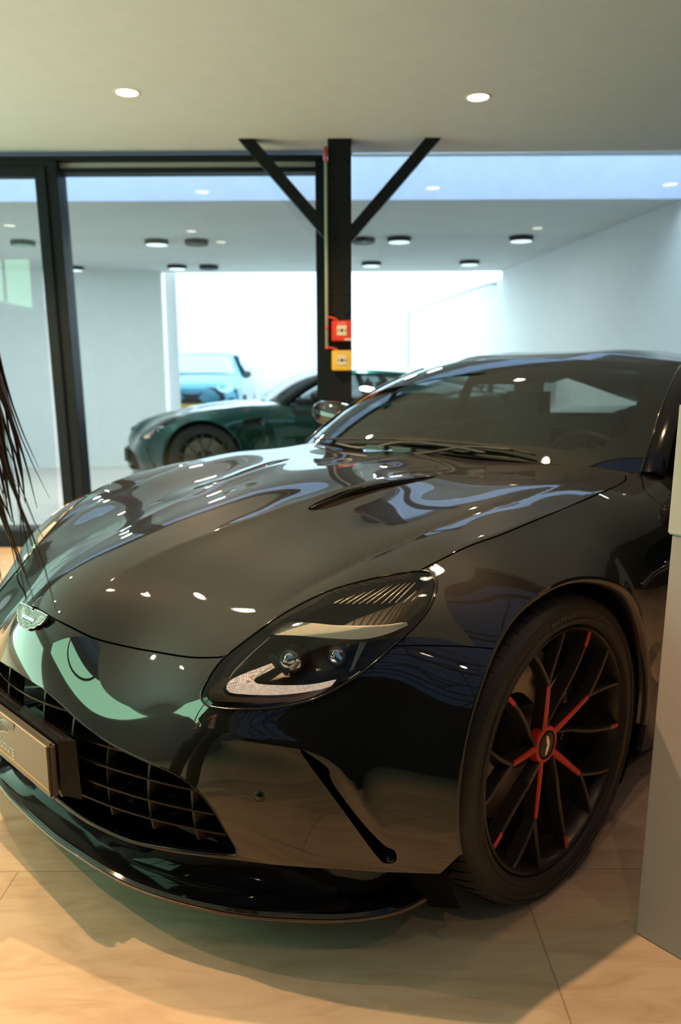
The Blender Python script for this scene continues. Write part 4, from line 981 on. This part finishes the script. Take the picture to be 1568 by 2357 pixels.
rt = np.linspace(0, 5.0, 41)
grid_mesh(lambda u, t: roof(u, t), np.linspace(-1, 1, 49), rt).build('roof', M['paint'], car, True)
grid_mesh(lambda u, t: roof(u, t), np.linspace(-.9, .9, 25), np.linspace(5, 8, 13)).build('rear_window', M['side_glass'], car, True)
grid_mesh(lambda u, t: roof(u, t)-np.array([0, 0, .03]), np.linspace(-.98, .98, 25), np.linspace(0, 5, 21)).build('headlining', M['matt'], car, True)
# pillars and roof rails
for s in (1, -1):
    inn = [ws(s*1.0, v) for v in np.linspace(0, 1, 15)]; 
    out = [p+np.array([-.05, s*.052, -.006])*(1-.35*i/14)+np.array([0, 0, -.006]) for i, p in enumerate(inn)]
    k = MB(); V = []
    for p, q in zip(inn, out):
        mid = (p+q)/2+np.array([.0, s*.006, .010]); V += [p+np.array([0, 0, -.012]), p+np.array([0, 0, .003]), mid, q, q+np.array([-.01, -s*.02, -.03])]
    k.add(V, [(i*5+j, i*5+j+1, (i+1)*5+j+1, (i+1)*5+j) for i in range(14) for j in range(4)]); k.build('windscreen_pillar', M['gloss'], car, angle=60)
    MB().tube([tuple(p+np.array([0, s*.002, .003])) for p in inn], .0035, 6).build('windscreen_seal', M['gloss'], car, True)
    rail = [roof(s, t) for t in np.linspace(0, 5, 21)]
    V = []
    for p in rail: V += [p, p+np.array([0, s*.012, -.010]), p+np.array([0, s*.030, -.030]), p+np.array([0, s*.034, -.050]), p+np.array([0, s*.01, -.052])]
    MB().add(V, [(i*5+j, i*5+j+1, (i+1)*5+j+1, (i+1)*5+j) for i in range(20) for j in range(4)]).build('roof_rail', M['paint'], car, True)
    # side glass
    def sg(u, v): 
        t = u*5; top = roof(s, .25+t*.95)+np.array([0, s*.030, -.045]); xb = -.86-u*1.9; bel = np.array([xb, s*np.interp(u, [0, .5, 1], [.845, .87, .78]), np.interp(u, [0, .5, .8, 1], [.885, .90, .94, 1.02])]); return bel*(1-v)+top*v+np.array([0, s*.02, 0])*4*v*(1-v)
    grid_mesh(sg, np.linspace(0, .98, 24), np.linspace(0, 1, 8)).build('side_window', M['side_glass'], car, True)
    MB().tube([sg(0, 0)+np.array([0, 0, .006])]+[sg(u, 0)+np.array([0, s*.004, .004]) for u in np.linspace(0.02, .98, 20)], .006, 6).build('waistline_seal', M['gloss'], car, True)
    bp = grid_mesh(lambda u, v: sg(.56+.055*u, v)+np.array([0, s*.004, 0]), [0, 1], np.linspace(0, 1, 8)); bp.build('door_pillar', M['gloss'], car, True)
# body aft of the front shell: door skins and rear quarters
SEC = [  # x, sill y, mid y, shoulder y, shoulder z, belt y, belt z
 (-.90, .895, .945, .93, .76, .84, .875), (-1.2, .90, .945, .935, .76, .865, .885), (-1.6, .905, .95, .945, .77, .875, .892), (-2.0, .92, .965, .965, .80, .875, .90),
 (-2.3, .94, .985, .985, .83, .86, .925), (-2.7, .95, .99, .985, .84, .80, .96), (-3.0, .93, .965, .95, .83, .72, .975), (-3.3, .86, .90, .88, .80, .60, .965), (-3.50, .72, .78, .76, .76, .52, .955), (-3.60, .5, .60, .58, .74, .40, .93)]
SA = np.array(SEC)
def side(t, v):
    r = [np.interp(t, range(len(SA)), SA[:, i]) for i in range(7)]; x, sy, my, hy, hz, by, bz = r
    pts = np.array([(sy-.05, .165), (sy, .24), (my-.008, .40), (my, .55), (hy, hz-.06), (hy-.02, hz+.01), ((hy+by)/2+.01, (hz+bz)/2+.025), (by, bz)]); n_ = len(pts)-1
    q = v*n_; i = min(int(q), n_-1); f_ = q-i; p0, p1, p2, p3 = pts[max(i-1, 0)], pts[i], pts[i+1], pts[min(i+2, n_)]
    p = .5*(2*p1+(-p0+p2)*f_+(2*p0-5*p1+4*p2-p3)*f_*f_+(-p0+3*p1-3*p2+p3)*f_**3); return np.array([x, p[0], p[1]])
T1 = np.linspace(0, 4, 41); T2 = np.linspace(4, 9, 61); VV = np.linspace(0, 1, 29)
def side_panel(name, TT_, s, cut=True, m='paint'):
    V = [side(t, v) for t in TT_ for v in VV]; n_ = len(VV); fs = []
    for i in range(len(TT_)-1):
        for j in range(n_-1):
            c = [V[i*n_+j], V[i*n_+j+1], V[(i+1)*n_+j], V[(i+1)*n_+j+1]]; cc = sum(c)/4
            if cut and math.hypot(cc[0]+2.705, cc[2]-.352) < .39: continue
            fs.append((i*n_+j, i*n_+j+1, (i+1)*n_+j+1, (i+1)*n_+j))
    return mbm(MB().add(V, fs), s).build(name, M[m], car, True)
for i, s in enumerate((1, -1)):
    o = side_panel('door', T1, s, False); doors[i].name = 'door_front_edge'; doors[i].parent = o
    side_panel('rear_quarter', T2, s)
# tail deck and tail panel
dk = grid_mesh(lambda u, t: np.array([np.interp(t, range(len(SA)), SA[:, 0]), u*np.interp(t, range(len(SA)), SA[:, 5]), np.interp(t, range(len(SA)), SA[:, 6])+.02*(1-u*u)]), np.linspace(-1, 1, 15), np.linspace(4.6, 9, 31))
dk.build('tail_deck', M['paint'], car, True)
MB().add([side(9, v) for v in VV]+[side(9, v)*[1, -1, 1] for v in VV], [(j, j+1, 29+j+1, 29+j) for j in range(28)]).build('tail_panel', M['paint'], car, True)
# interior: dashboard, cowl, steering wheel, seats
it = MB(); it.add([(-.66, y, .86) for y in (-.68, .68)]+[(-.95, y, .865) for y in (-.72, .72)]+[(-1.10, y, .82) for y in (-.72, .72)]+[(-1.15, y, .60) for y in (-.72, .72)]+[(-.66, y, .5) for y in (-.68, .68)],
   [(0, 2, 3, 1), (2, 4, 5, 3), (4, 6, 7, 5), (6, 8, 9, 7), (8, 0, 1, 9)])
M['leather'] = mat('dark_leather', (.02, .02, .02), .5)
dash = it.build('dashboard', M['leather'], car)
MB().lathe([(.0, .03), (.10, .028), (.17, .01), (.19, -.02)], 30, Matrix.Translation((-.98, .36, .88)) @ Matrix.Diagonal((.45, 1, 1, 1))).build('instrument_cowl', M['leather'], dash, True)
sw = MB(); Ts = Matrix.Translation((-1.20, .36, .80)) @ Matrix.Rotation(math.radians(-68), 4, 'Y')
sw.tube([Ts @ Vector((.175*math.cos(a), .175*math.sin(a), 0)) for a in np.linspace(0, 2*math.pi, 41)[:-1]], .014, 8, closed=True)
for a in (0, math.pi, -math.pi/2): sw.tube([Ts @ Vector((0, 0, 0)), Ts @ Vector((.17*math.sin(a+math.pi/2), .17*math.cos(a+math.pi/2), 0))], .012, 6)
sw.build('steering_wheel', M['leather'], car, True)
for y in (.36, -.36):
    sb = MB(); sb.box(-1.95, -1.82, y-.23, y+.23, .42, .98, None, 0, .06); sb.box(-1.93, -1.84, y-.12, y+.12, .95, 1.13, None, 0, .04); sb.box(-1.85, -1.35, y-.25, y+.25, .36, .50, None, 0, .06)
    sb.build('seat', M['leather'], car, angle=40)
tub = MB(); tub.box(-3.3, -1.0, -.82, .82, .18, .30); tub.add([(-1.0, .80, .3), (-2.7, .80, .3), (-2.7, .82, .90), (-1.0, .84, .87)], [(0, 1, 2, 3)]); tub.add([(-1.0, -.80, .3), (-2.7, -.80, .3), (-2.7, -.82, .90), (-1.0, -.84, .87)], [(3, 2, 1, 0)])
tub.add([(-2.3, -.7, .3), (-2.3, .7, .3), (-2.35, .7, .95), (-2.35, -.7, .95)], [(0, 1, 2, 3)]); tub.build('cabin_tub', M['leather'], car)
# inner rear-view mirror
MB().box(-1.10, -1.08, -.12, .12, 1.135, 1.19, None, 0, .012).build('inner_mirror', M['matt'], car)
# wipers
def wiper(pts, r):
    P = [ws(u, v, .016) for u, v in spline(pts, .05)]; return MB().tube([tuple(p) for p in P], r, 6)
w1 = wiper([(-.52, -.02), (-.30, -.035), (-.05, .03), (.25, .02), (.40, .0)], .005).build('wiper', M['satin'], car, True)
wiper([(-.80, .015), (-.5, .02), (-.1, .045), (.10, .05)], .004).build('wiper_blade', M['matt'], w1, True)
w2 = wiper([(-.03, -.045), (.1, -.03), (.30, .03), (.52, .035)], .005).build('wiper', M['satin'], car, True)
wiper([(-.12, .04), (.2, .05), (.45, .045), (.62, .02)], .004).build('wiper_blade', M['matt'], w2, True)
for u, w_ in ((-.22, w1), (-.05, w2)):
    P = ws(u, -.02, .014); MB().box(P[0]-.02, P[0]+.02, P[1]-.05, P[1]+.05, P[2]-.008, P[2]+.008, None, 0, .007).build('wiper_pivot', M['satin'], w_)
# door mirrors
def mirror(s):
    # housing built as a swept shell, glass faces the rear
    V = []; secs = [(-.115, .62), (-.10, .86), (-.05, 1.0), (.02, 1.02), (.08, .90), (.118, .60)]; n_ = 16
    for y, k in secs:
        for j in range(n_):
            a = 2*math.pi*j/n_; x = .055*math.cos(a)*k+(.012 if math.cos(a) > 0 else 0); z = .062*k*(abs(math.sin(a))**.75)*math.copysign(1, math.sin(a)); V.append((x, y, z+.012*(y/.1)))
    fs = [(i*n_+j, i*n_+(j+1) % n_, (i+1)*n_+(j+1) % n_, (i+1)*n_+j) for i in range(len(secs)-1) for j in range(n_)]+[tuple(range(n_))[::-1], tuple(range((len(secs)-1)*n_, len(secs)*n_))]
    c = np.array([-1.15, s*.955, .985]); V = [(c[0]+x, c[1]+s*y, c[2]+z) for x, y, z in V]
    if s < 0: fs = [f[::-1] for f in fs]
    h = MB().add(V, fs).build('door_mirror', M['paint'], car, angle=60)
    MB().tube([(c[0]+.02, s*.85, .895), (c[0]+.01, s*.88, .925), (c[0], s*.93, .945)], [.022, .016, .014], 10).build('mirror_arm', M['gloss'], h, True)
    MB().box(c[0]-.052, c[0]-.048, c[1]-.09, c[1]+.09, c[2]-.045, c[2]+.045, None, 0, .002).build('mirror_glass', M['chrome'], h)
for s in (1, -1): mirror(s)

# ------------------------------------------------------------------ a second coupe in green behind the glass
def copy_tree(o, parent, swap):
    c = o.copy()
    if o.data is not None:
        hit_ = any(ms.material in swap for ms in o.material_slots)
        if hit_:
            key = o.data.name; c.data = o.data.copy()
            for i, mt in enumerate(c.data.materials):
                if mt in swap: c.data.materials[i] = swap[mt]
    COL.objects.link(c); c.parent = parent
    if parent: c.matrix_parent_inverse = o.matrix_parent_inverse.copy()
    for ch in [x for x in list(o.children)]:
        if ch.name.split('.')[0] in SKIP: continue
        copy_tree(ch, c, swap)
    return c
SKIP = {'tread_grooves', 'tyre_lettering', 'fin', 'plate_line', 'plate_lettering', 'wings_logo', 'badge_lettering', 'feather_ribs', 'cap_badge', 'caliper_lettering', 'parking_sensor', 'ribbed_ledge', 'wiper', 'inner_mirror', 'red_accent', 'hub_ring', 'number_plate', 'name_bar'}
M['green'] = paint('dark_green_paint', (.003, .050, .038), metal=.75, rough=.3, ior=1.4)
M['silver_spoke'] = mat('grey_alloy', (.10, .10, .10), .35, metal=.8); M['yellow_cal'] = mat('green_caliper', (.10, .14, .03), .4)
M['roof_black'] = mat('grey_roof_rail', (.10, .09, .09), .25, coat=1)
g = copy_tree(car, None, {M['paint']: M['green'], M['alloy']: M['silver_spoke'], M['caliper']: M['yellow_cal']})
g['label'] = 'dark green sports coupe parked behind the glass with its nose to the left'; g['group'] = ''
del g['group']
al = math.radians(9); hd_ = -FH*math.sin(al)-RH*math.cos(al); lf = np.array([-hd_[1], hd_[0], 0])
whl = np.array(W(7.70, -1.33, 0)); org = whl-lf*.96
g.matrix_world = Matrix(((hd_[0], lf[0], 0, org[0]), (hd_[1], lf[1], 0, org[1]), (0, 0, 1, 0), (0, 0, 0, 1)))
# rear wing of the green car
def wing():
    mb = MB(); mb.box(-3.55, -3.30, -.78, .78, 1.20, 1.225, None, 0, .01)
    for y in (-.5, .5): mb.box(-3.46, -3.38, y-.012, y+.012, .93, 1.21)
    return mb.build('rear_wing', mat('black_wing', (.03, .03, .03), .2, coat=1), g)
wing()

# ------------------------------------------------------------------ light blue SUV in the yard
M['blue'] = paint('light_blue_paint', (.045, .22, .32), metal=.35, rough=.4, ior=1.45)
suv = empty('blue_suv', (0, 0, 0), 'light blue SUV with black grille and yellow plate in the white yard', 'car')
#   SUV frame: x forward (toward the viewer), y left, z up
prof = [(.0,.34),(.06,.50),(.07,.72),(.02,.90),(-.06,1.00),(-.55,1.10),(-1.10,1.16),(-1.20,1.18),(-1.95,1.62),(-2.3,1.665),(-3.2,1.66),(-4.2,1.50),(-4.7,1.15),(-4.75,.6),(-4.7,.34)]
hwid = [(.0,.80),(.06,.86),(.07,.90),(.02,.93),(-.06,.93),(-.55,.97),(-1.10,.96),(-1.20,.90),(-1.95,.66),(-2.3,.66),(-3.2,.66),(-4.2,.62),(-4.7,.80),(-4.75,.9),(-4.7,.85)]
def suv_sec(i):                                   # section across at profile point i (rounded edge)
    x, z = prof[i]; hw = hwid[i][1]; out = []
    for u in np.linspace(-1, 1, 21):
        a = abs(u); out.append((x-.20*a**3*(1 if i < 7 else .4), hw*u, z-(.05+.06*(i in (3, 4, 5)))*a**4))
    return out
V = [p for i in range(len(prof)) for p in suv_sec(i)]
body = MB().add(V, [(i*21+j, i*21+j+1, (i+1)*21+j+1, (i+1)*21+j) for i in range(len(prof)-1) for j in range(20)])
# flanks
for s in (1, -1):
    F_ = []; xs = np.linspace(-.12, -4.6, 24)
    for x in xs:
        zt = np.interp(-x, [.1, .55, 1.1, 2, 4.2, 4.6], [.93, 1.0, 1.06, 1.08, 1.10, 1.0]); hw = np.interp(-x, [0, .5, 1, 4, 4.6], [.90, .97, .985, .985, .88])
        F_ += [(x, s*(hw-.06), .32), (x, s*hw, .5), (x, s*(hw+.01), .75), (x, s*(hw-.02), zt-.05), (x, s*(hw-.10), zt)]
    fs = []
    for i in range(23):
        for j in range(4):
            xm = (xs[i]+xs[i+1])/2
            if (abs(xm+.95) < .40 or abs(xm+4.0) < .40) and j < 2: continue
            f = (i*5+j, i*5+j+1, (i+1)*5+j+1, (i+1)*5+j); fs.append(f if s > 0 else f[::-1])
    body.add(F_, fs)
bo = body.build('body', M['blue'], suv, angle=40)
def suvface(y, z, off=.02):
    x = np.interp(z, [.34, .5, .72, .90, 1.0], [0, .06, .07, .02, -.06]); hw = .93; a = min(1, abs(y)/hw); return (x-.20*a**3+off, y, z)
gp = [(-.60, .86), (-.68, .72), (-.62, .58), (-.50, .50), (.50, .50), (.62, .58), (.68, .72), (.60, .86), (.42, .92), (-.42, .92)]
gk = MB(); gk.add([suvface(y, z, .012) for y, z in gp]+[suvface(y, z, -.03) for y, z in gp]+[suvface(0, .7, .02)], [(i, (i+1) % 10, 20) for i in range(10)]+[(i, 10+i, 10+(i+1) % 10, (i+1) % 10) for i in range(10)])
gko = gk.build('grille', M['matt'], suv)
for z in np.linspace(.55, .89, 8):
    w_ = np.interp(z, [.5, .58, .72, .86, .92], [.50, .62, .66, .58, .42]); MB().tube([suvface(y, z, .034) for y in np.linspace(-w_, w_, 15)], .007, 5).build('grille_vane', M['gloss'], gko, True)
lo_ = MB(); lo_.add([suvface(y, z, .015) for y, z in ((-.78, .33), (.78, .33), (.72, .47), (-.72, .47))], [(0, 1, 2, 3)]); lo_.build('lower_intake', M['matt'], suv)
sp_ = MB().box(-.12, .10, -.82, .82, .26, .33, None, 0, .02); sp_.build('chin', mat('green_lip', (.12, .45, .14), .4), suv)
for s in (1, -1):
    hp = [(.50, .93), (.56, .84), (.72, .80), (.86, .88), (.84, .99), (.70, 1.02), (.58, 1.0)]
    q = [suvface(s*y, min(z, 1.0), .03) for y, z in hp]; q = [(x-(.08 if z > .99 else 0)-.05*max(0, abs(y)-.6), y, z) for x, y, z in q]; q2 = [(x-.06, y, z) for x, y, z in q]
    k = len(q); MB().add(q+q2, [tuple(range(k)) if s > 0 else tuple(range(k))[::-1]]+[(i, k+i, k+(i+1) % k, (i+1) % k) for i in range(k)]).build('headlight', mat('pale_headlamp', (.25, .40, .46), .15, coat=1), suv)
    MB().add([suvface(s*y, z, .01) for y, z in ((.74, .70), (.84, .72), (.82, .56), (.72, .54))], [(0, 1, 2, 3)]).build('side_intake', M['matt'], suv)
    T_ = Matrix.Translation((-.95, s*.86, .37)) @ Matrix.Rotation(-s*math.pi/2, 4, 'X')
    for x in (-.95, -4.0):
        T_ = Matrix.Translation((x, s*.86, .37)) @ Matrix.Rotation(-s*math.pi/2, 4, 'X')
        wl = MB().lathe([(.24, -.2), (.35, -.16), (.37, -.1), (.37, .05), (.35, .11), (.27, .12), (.26, .09)], 40, T_).build('wheel', M['tyre'], suv, True)
        sp = MB().lathe([(0, .08), (.06, .09), (.26, .07)], 5, T_); sp.build('rim', M['silver_spoke'], wl)
    MB().box(-1.62, -1.48, s*1.0-.10, s*1.0+.10, 1.11, 1.25, None, 0, .04).build('door_mirror', mat('dark_mirror', (.05, .06, .06), .3), suv)
gl = MB(); V = []
for t in np.linspace(.06, .94, 7):
    x0, z0 = -1.20-.75*t, 1.18+.44*t; hw = .84-.22*t
    V += [(x0-.2*abs(u)**3*.4+.006, hw*u, z0-.05*abs(u)**4+.012) for u in np.linspace(-1, 1, 15)]
gl.add(V, [(i*15+j, i*15+j+1, (i+1)*15+j+1, (i+1)*15+j) for i in range(6) for j in range(14)]); gl.build('windscreen', mat('pale_screen', (.22, .34, .38), .06, coat=1), suv, True)
py_ = MB().box(.075, .095, -.26, .26, .50, .61, None, 0, .005).build('number_plate', mat('yellow_plate', (.50, .30, .03), .4), suv)
MB().box(.0955, .097, -.255, -.205, .505, .605).build('blue_band', mat('plate_blue', (.05, .12, .5), .4), py_)
vs, fs = text_mesh('YX 2107', .085, .0006); TPb = Matrix(((0, 0, 1, .0962), (1, 0, 0, .02), (0, 1, 0, .556), (0, 0, 0, 1)))
MB().add([TPb @ v for v in vs], fs).build('plate_lettering', mat('plate_ink', (.25, .17, .02), .5), py_)
hd2 = -FH*math.cos(math.radians(4))-RH*math.sin(math.radians(-2)); hd2 /= np.linalg.norm(hd2); lf2 = np.array([-hd2[1], hd2[0], 0]); o2 = np.array(W(16.0, -2.98, 0))
suv.matrix_world = Matrix(((hd2[0], lf2[0], 0, o2[0]), (hd2[1], lf2[1], 0, o2[1]), (0, 0, 1, 0), (0, 0, 0, 1)))

# ------------------------------------------------------------------ counter at the right edge
a0 = np.array([1.501, .625]); b0 = np.array([1.422, .689]); dr = (b0-a0)/np.linalg.norm(b0-a0); nr = np.array([dr[1], -dr[0]])   # (D, L)
if nr[0] < 0: nr = -nr
def slab(z0, z1, grow, m, name, parent):
    p = [a0-dr*grow-nr*(grow), a0+dr*.9-nr*grow, a0+dr*.9+nr*.10, a0-dr*grow+nr*.10]
    vs = [W(q[0], q[1]+.021*z, z) for z in (z0, z1) for q in p]; fs = [(3, 2, 1, 0), (4, 5, 6, 7), (0, 1, 5, 4), (1, 2, 6, 5), (2, 3, 7, 6), (3, 0, 4, 7)]
    o = mesh(name, vs, fs, m, None); bm = bmesh.new(); bm.from_mesh(o.data); bmesh.ops.recalc_face_normals(bm, faces=bm.faces); bmesh.ops.bevel(bm, geom=list(bm.edges), offset=.003, segments=2, affect='EDGES'); bm.to_mesh(o.data); bm.free(); return under(o, parent)
ct = empty('display_counter', W(1.5, .63, 0), 'tall grey beige display panel with a paler top section at the right edge', 'counter')
slab(0, .868, 0, M['laminate'], 'base_panel', ct); slab(.868, 1.12, .006, M['laminate2'], 'top_panel', ct)

# ------------------------------------------------------------------ person at the left edge (only the hair tips reach into the picture)
M['skin'] = mat('skin', (.45, .27, .19), .5); M['coat'] = mat('dark_coat', (.012, .012, .015), .8); M['hair'] = mat('dark_brown_hair', (.030, .012, .006), .42)
pr = empty('person', W(.98, -.93, 0), 'person in a dark coat with long brown hair at the left edge', 'person')
def skin_body(name, pts, edges, m, parent, sub=2):
    me = bpy.data.meshes.new(name); me.from_pydata([p[:3] for p in pts], edges, []); o = bpy.data.objects.new(name, me); COL.objects.link(o)
    md = o.modifiers.new('s', 'SKIN'); md.use_smooth_shade = True
    for i, p in enumerate(pts):
        me.skin_vertices[0].data[i].radius = (p[3], p[4] if len(p) > 4 else p[3])
    me.skin_vertices[0].data[0].use_root = True; sb = o.modifiers.new('u', 'SUBSURF'); sb.levels = sub; sb.render_levels = sub; me.materials.append(m); o.parent = parent; return o
B_ = [(0,0,.93,.14,.11),(0,0,1.12,.12,.10),(0,0,1.30,.15,.11),(0,0,1.40,.11,.08),(0,.01,1.47,.05),(0,.02,1.52,.05),(0,.03,1.60,.075,.09),(0,.02,1.68,.065,.08),
      (-.09,0,.85,.09),(-.10,.01,.48,.06),(-.10,-.01,.10,.042),(-.10,.12,.04,.04,.03),(.09,0,.85,.09),(.10,.01,.48,.06),(.10,-.01,.10,.042),(.10,.12,.04,.04,.03),
      (-.18,0,1.37,.055),(-.22,-.02,1.10,.042),(-.20,.06,.86,.032),(.18,0,1.37,.055),(.21,-.02,1.10,.042),(.17,.10,.90,.032)]
E_ = [(0,1),(1,2),(2,3),(3,4),(4,5),(5,6),(6,7),(0,8),(8,9),(9,10),(10,11),(0,12),(12,13),(13,14),(14,15),(3,16),(16,17),(17,18),(3,19),(19,20),(20,21)]
pr.location = W(.98, -.962, 0); pr.rotation_euler = (0, 0, ROOM_ROT)
def lean(p):                                      # bends the upper body towards the car
    x, y, z = p[:3]; t = max(0, (z-.9)/.75)
    return (x+.40*t**1.3, y+.10*t, z-.16*t*t, *p[3:])
Bl = [lean(p) for p in B_]
skin_body('body', Bl[:8]+Bl[8:], E_, M['coat'], pr)
hx, hy, hz = lean((0, .03, 1.60))
hd3 = MB(); 
for nm_, m_, rr_, cz in (('head', M['skin'], (.075, .092, .115), 0),):
    bm = bmesh.new(); bmesh.ops.create_uvsphere(bm, u_segments=28, v_segments=20, radius=1)
    for v in bm.verts:
        x, y, z = v.co; w_ = 1-.22*max(0, -z)**1.5; f_ = 1
        if y > .5 and abs(x) < .25 and -.25 < z < .25: y += .16*(1-abs(x)/.25)*(1-abs(z+.05)/.3)          # nose
        if y > .7 and abs(z+.42) < .06: y -= .03                                                       # mouth line
        if y > .6 and abs(abs(x)-.36) < .13 and abs(z-.14) < .09: y -= .06                              # eye sockets
        v.co = (x*rr_[0]*w_, y*rr_[1]*w_, z*rr_[2])
    me = bpy.data.meshes.new(nm_); bm.to_mesh(me); bm.free(); me.materials.append(m_); me.polygons.foreach_set('use_smooth', [True]*len(me.polygons))
    o = bpy.data.objects.new(nm_, me); COL.objects.link(o); o.parent = pr; o.location = (hx, hy, hz)
hair = MB(); rr = random.Random(3)
for k in range(300):
    a = rr.uniform(0, 2*math.pi); b_ = rr.uniform(.15, 1.15); x0 = hx+.084*math.cos(a)*math.sin(b_+.35); y0 = hy+.10*math.sin(a)*math.sin(b_+.35)-.01; z0 = hz+.125*math.cos(b_)
    ln_ = rr.uniform(.50, .70); x1 = x0+rr.uniform(-.02, .085)*(1 if x0 > hx else .6); y1 = y0+rr.uniform(-.05, .06); P = []
    ox, oy = (x0-hx)*.35, (y0-hy)*.30; ph_ = rr.uniform(0, 6); wv = rr.uniform(.003, .012)
    for i in range(12):
        t = i/11; P.append((x0+ox*.3*min(1, t*3)+(x1-x0)*t**2.0+wv*t*math.sin(ph_+t*9), y0+oy*min(1, t*3)+(y1-y0)*t*t+wv*math.cos(ph_+t*8), z0-ln_*t))
    r0 = rr.uniform(.0016, .0055) if k < 250 else .0007; hair.tube(P, [r0]*8+[r0*.85, r0*.6, r0*.4, r0*.15], 5)
hair.build('hair', M['hair'], pr, True)
for s in (-1, 1):                                 # hands, each with a palm, four fingers and a thumb
    wx, wy, wz = lean((s*.20 if s < 0 else .17, .06 if s < 0 else .10, .86 if s < 0 else .90))[:3]
    pts = [(wx, wy, wz, .024, .018), (wx, wy+.01, wz-.045, .034, .014), (wx, wy+.015, wz-.085, .036, .012)]; ed = [(0, 1), (1, 2)]
    for q, (dx, ln_) in enumerate(((-.027, .065), (-.009, .078), (.009, .073), (.026, .056))):
        b0 = len(pts); pts += [(wx+dx, wy+.018, wz-.092, .009), (wx+dx*1.05, wy+.026, wz-.092-ln_*.5, .008), (wx+dx, wy+.040, wz-.092-ln_*.92, .0065)]; ed += [(2, b0), (b0, b0+1), (b0+1, b0+2)]
    b0 = len(pts); pts += [(wx-s*.030, wy+.02, wz-.045, .011), (wx-s*.046, wy+.035, wz-.075, .009), (wx-s*.048, wy+.045, wz-.098, .0075)]; ed += [(1, b0), (b0, b0+1), (b0+1, b0+2)]
    skin_body('hand', pts, ed, M['skin'], pr, 1)

# ------------------------------------------------------------------ tall hall behind: glazed roof on black trusses
M['truss'] = mat('black_truss', (.008, .008, .009), .6); M['roof_glass'] = mat('dusk_roof_glazing', (.06, .10, .18), .4, emit=(.16, .28, .52), es=.35)
structure(rbox('ceiling_glazed', -5.4, 5.2, -6.2, 2.40, 5.2, 5.3, M['roof_glass']))
TN = ['nearest the low ceiling', 'second from the low ceiling', 'over the photographer', 'behind the photographer', 'nearest the rear wall']
for i in range(5):
    D = 1.9-i*1.7; tr = MB(); n_ = 11
    L_ = np.linspace(-5.1, 4.9, n_); up = [RT @ Vector((L, D, 5.05)) for L in L_]; dn = [RT @ Vector((L, D, 4.25+.35*(1-abs(j-5)/5)*0)) for j, L in enumerate(L_)]
    for a, b_ in ((up[0], up[-1]), (dn[0], dn[-1])): tr.tube([a, b_], .035, 6)
    for j in range(n_-1): tr.tube([up[j], dn[j+1]] if j % 2 else [dn[j], up[j+1]], .02, 6)
    if i < 4:
        for L in (-4.2, -2.8, -1.4, 0, 1.4, 2.8, 4.2): tr.tube([RT @ Vector((L, D, 5.12)), RT @ Vector((L, D-1.7, 5.12))], .018, 4)
        for L in (-3.5, -.7, 2.1): tr.tube([RT @ Vector((L, D, 4.25)), RT @ Vector((L+1.4, D-1.7, 5.05))], .014, 4); tr.tube([RT @ Vector((L+1.4, D, 5.05)), RT @ Vector((L, D-1.7, 4.25))], .014, 4)
    o = tr.build('roof_truss', M['truss']); tag(o, 'black steel roof truss over the tall hall, '+TN[i], 'truss', 'roof trusses of the tall hall')
BN = ['left of the picture', 'right of the picture', 'above the photographer', 'at the far left']
for i, (D, L) in enumerate(BEAMLIGHTS):
    e = empty('hanging_spotlight', W(D, L, 4.0), 'small hanging spotlight under the hall trusses, '+BN[i], 'spotlight', 'hanging spotlights')
    MB().lathe([(0, .16), (.05, .16), (.055, .15), (.055, 0), (.047, -.002)], 24).build('housing', M['satin'], e, True)
    MB().lathe([(0, 0), (.046, 0)], 24).build('diffuser', M['lamp'], e); MB().tube([(0, 0, .16), (0, 0, .30)], .006, 6).build('stem', M['satin'], e)
    spot('spotlight_light', D, L, 3.98, 30, WARM, 110, .5)
# unseen green light added high in the left hall wall for the nose reflections
M['green_light'] = mat('added_green_glow', (.3, .6, .4), .4, emit=(.50, 1.0, .62), es=5.5)
structure(rbox('added_glow_1', -5.20, -5.16, -2.8, .4, 2.3, 4.4, M['green_light']))
for D in (-1.7, -.6): structure(rbox('trim_1', -5.17, -5.13, D-.03, D+.03, 2.3, 4.4, M['frame']))
structure(rbox('added_glow_2', -5.20, -5.16, 1.0, 5.1, .3, 1.95, mat('added_low_green_glow', (.3, .6, .4), .4, emit=(.58, 1.0, .74), es=5.5)))  # unseen glowing panel added to turn the left ceiling greener
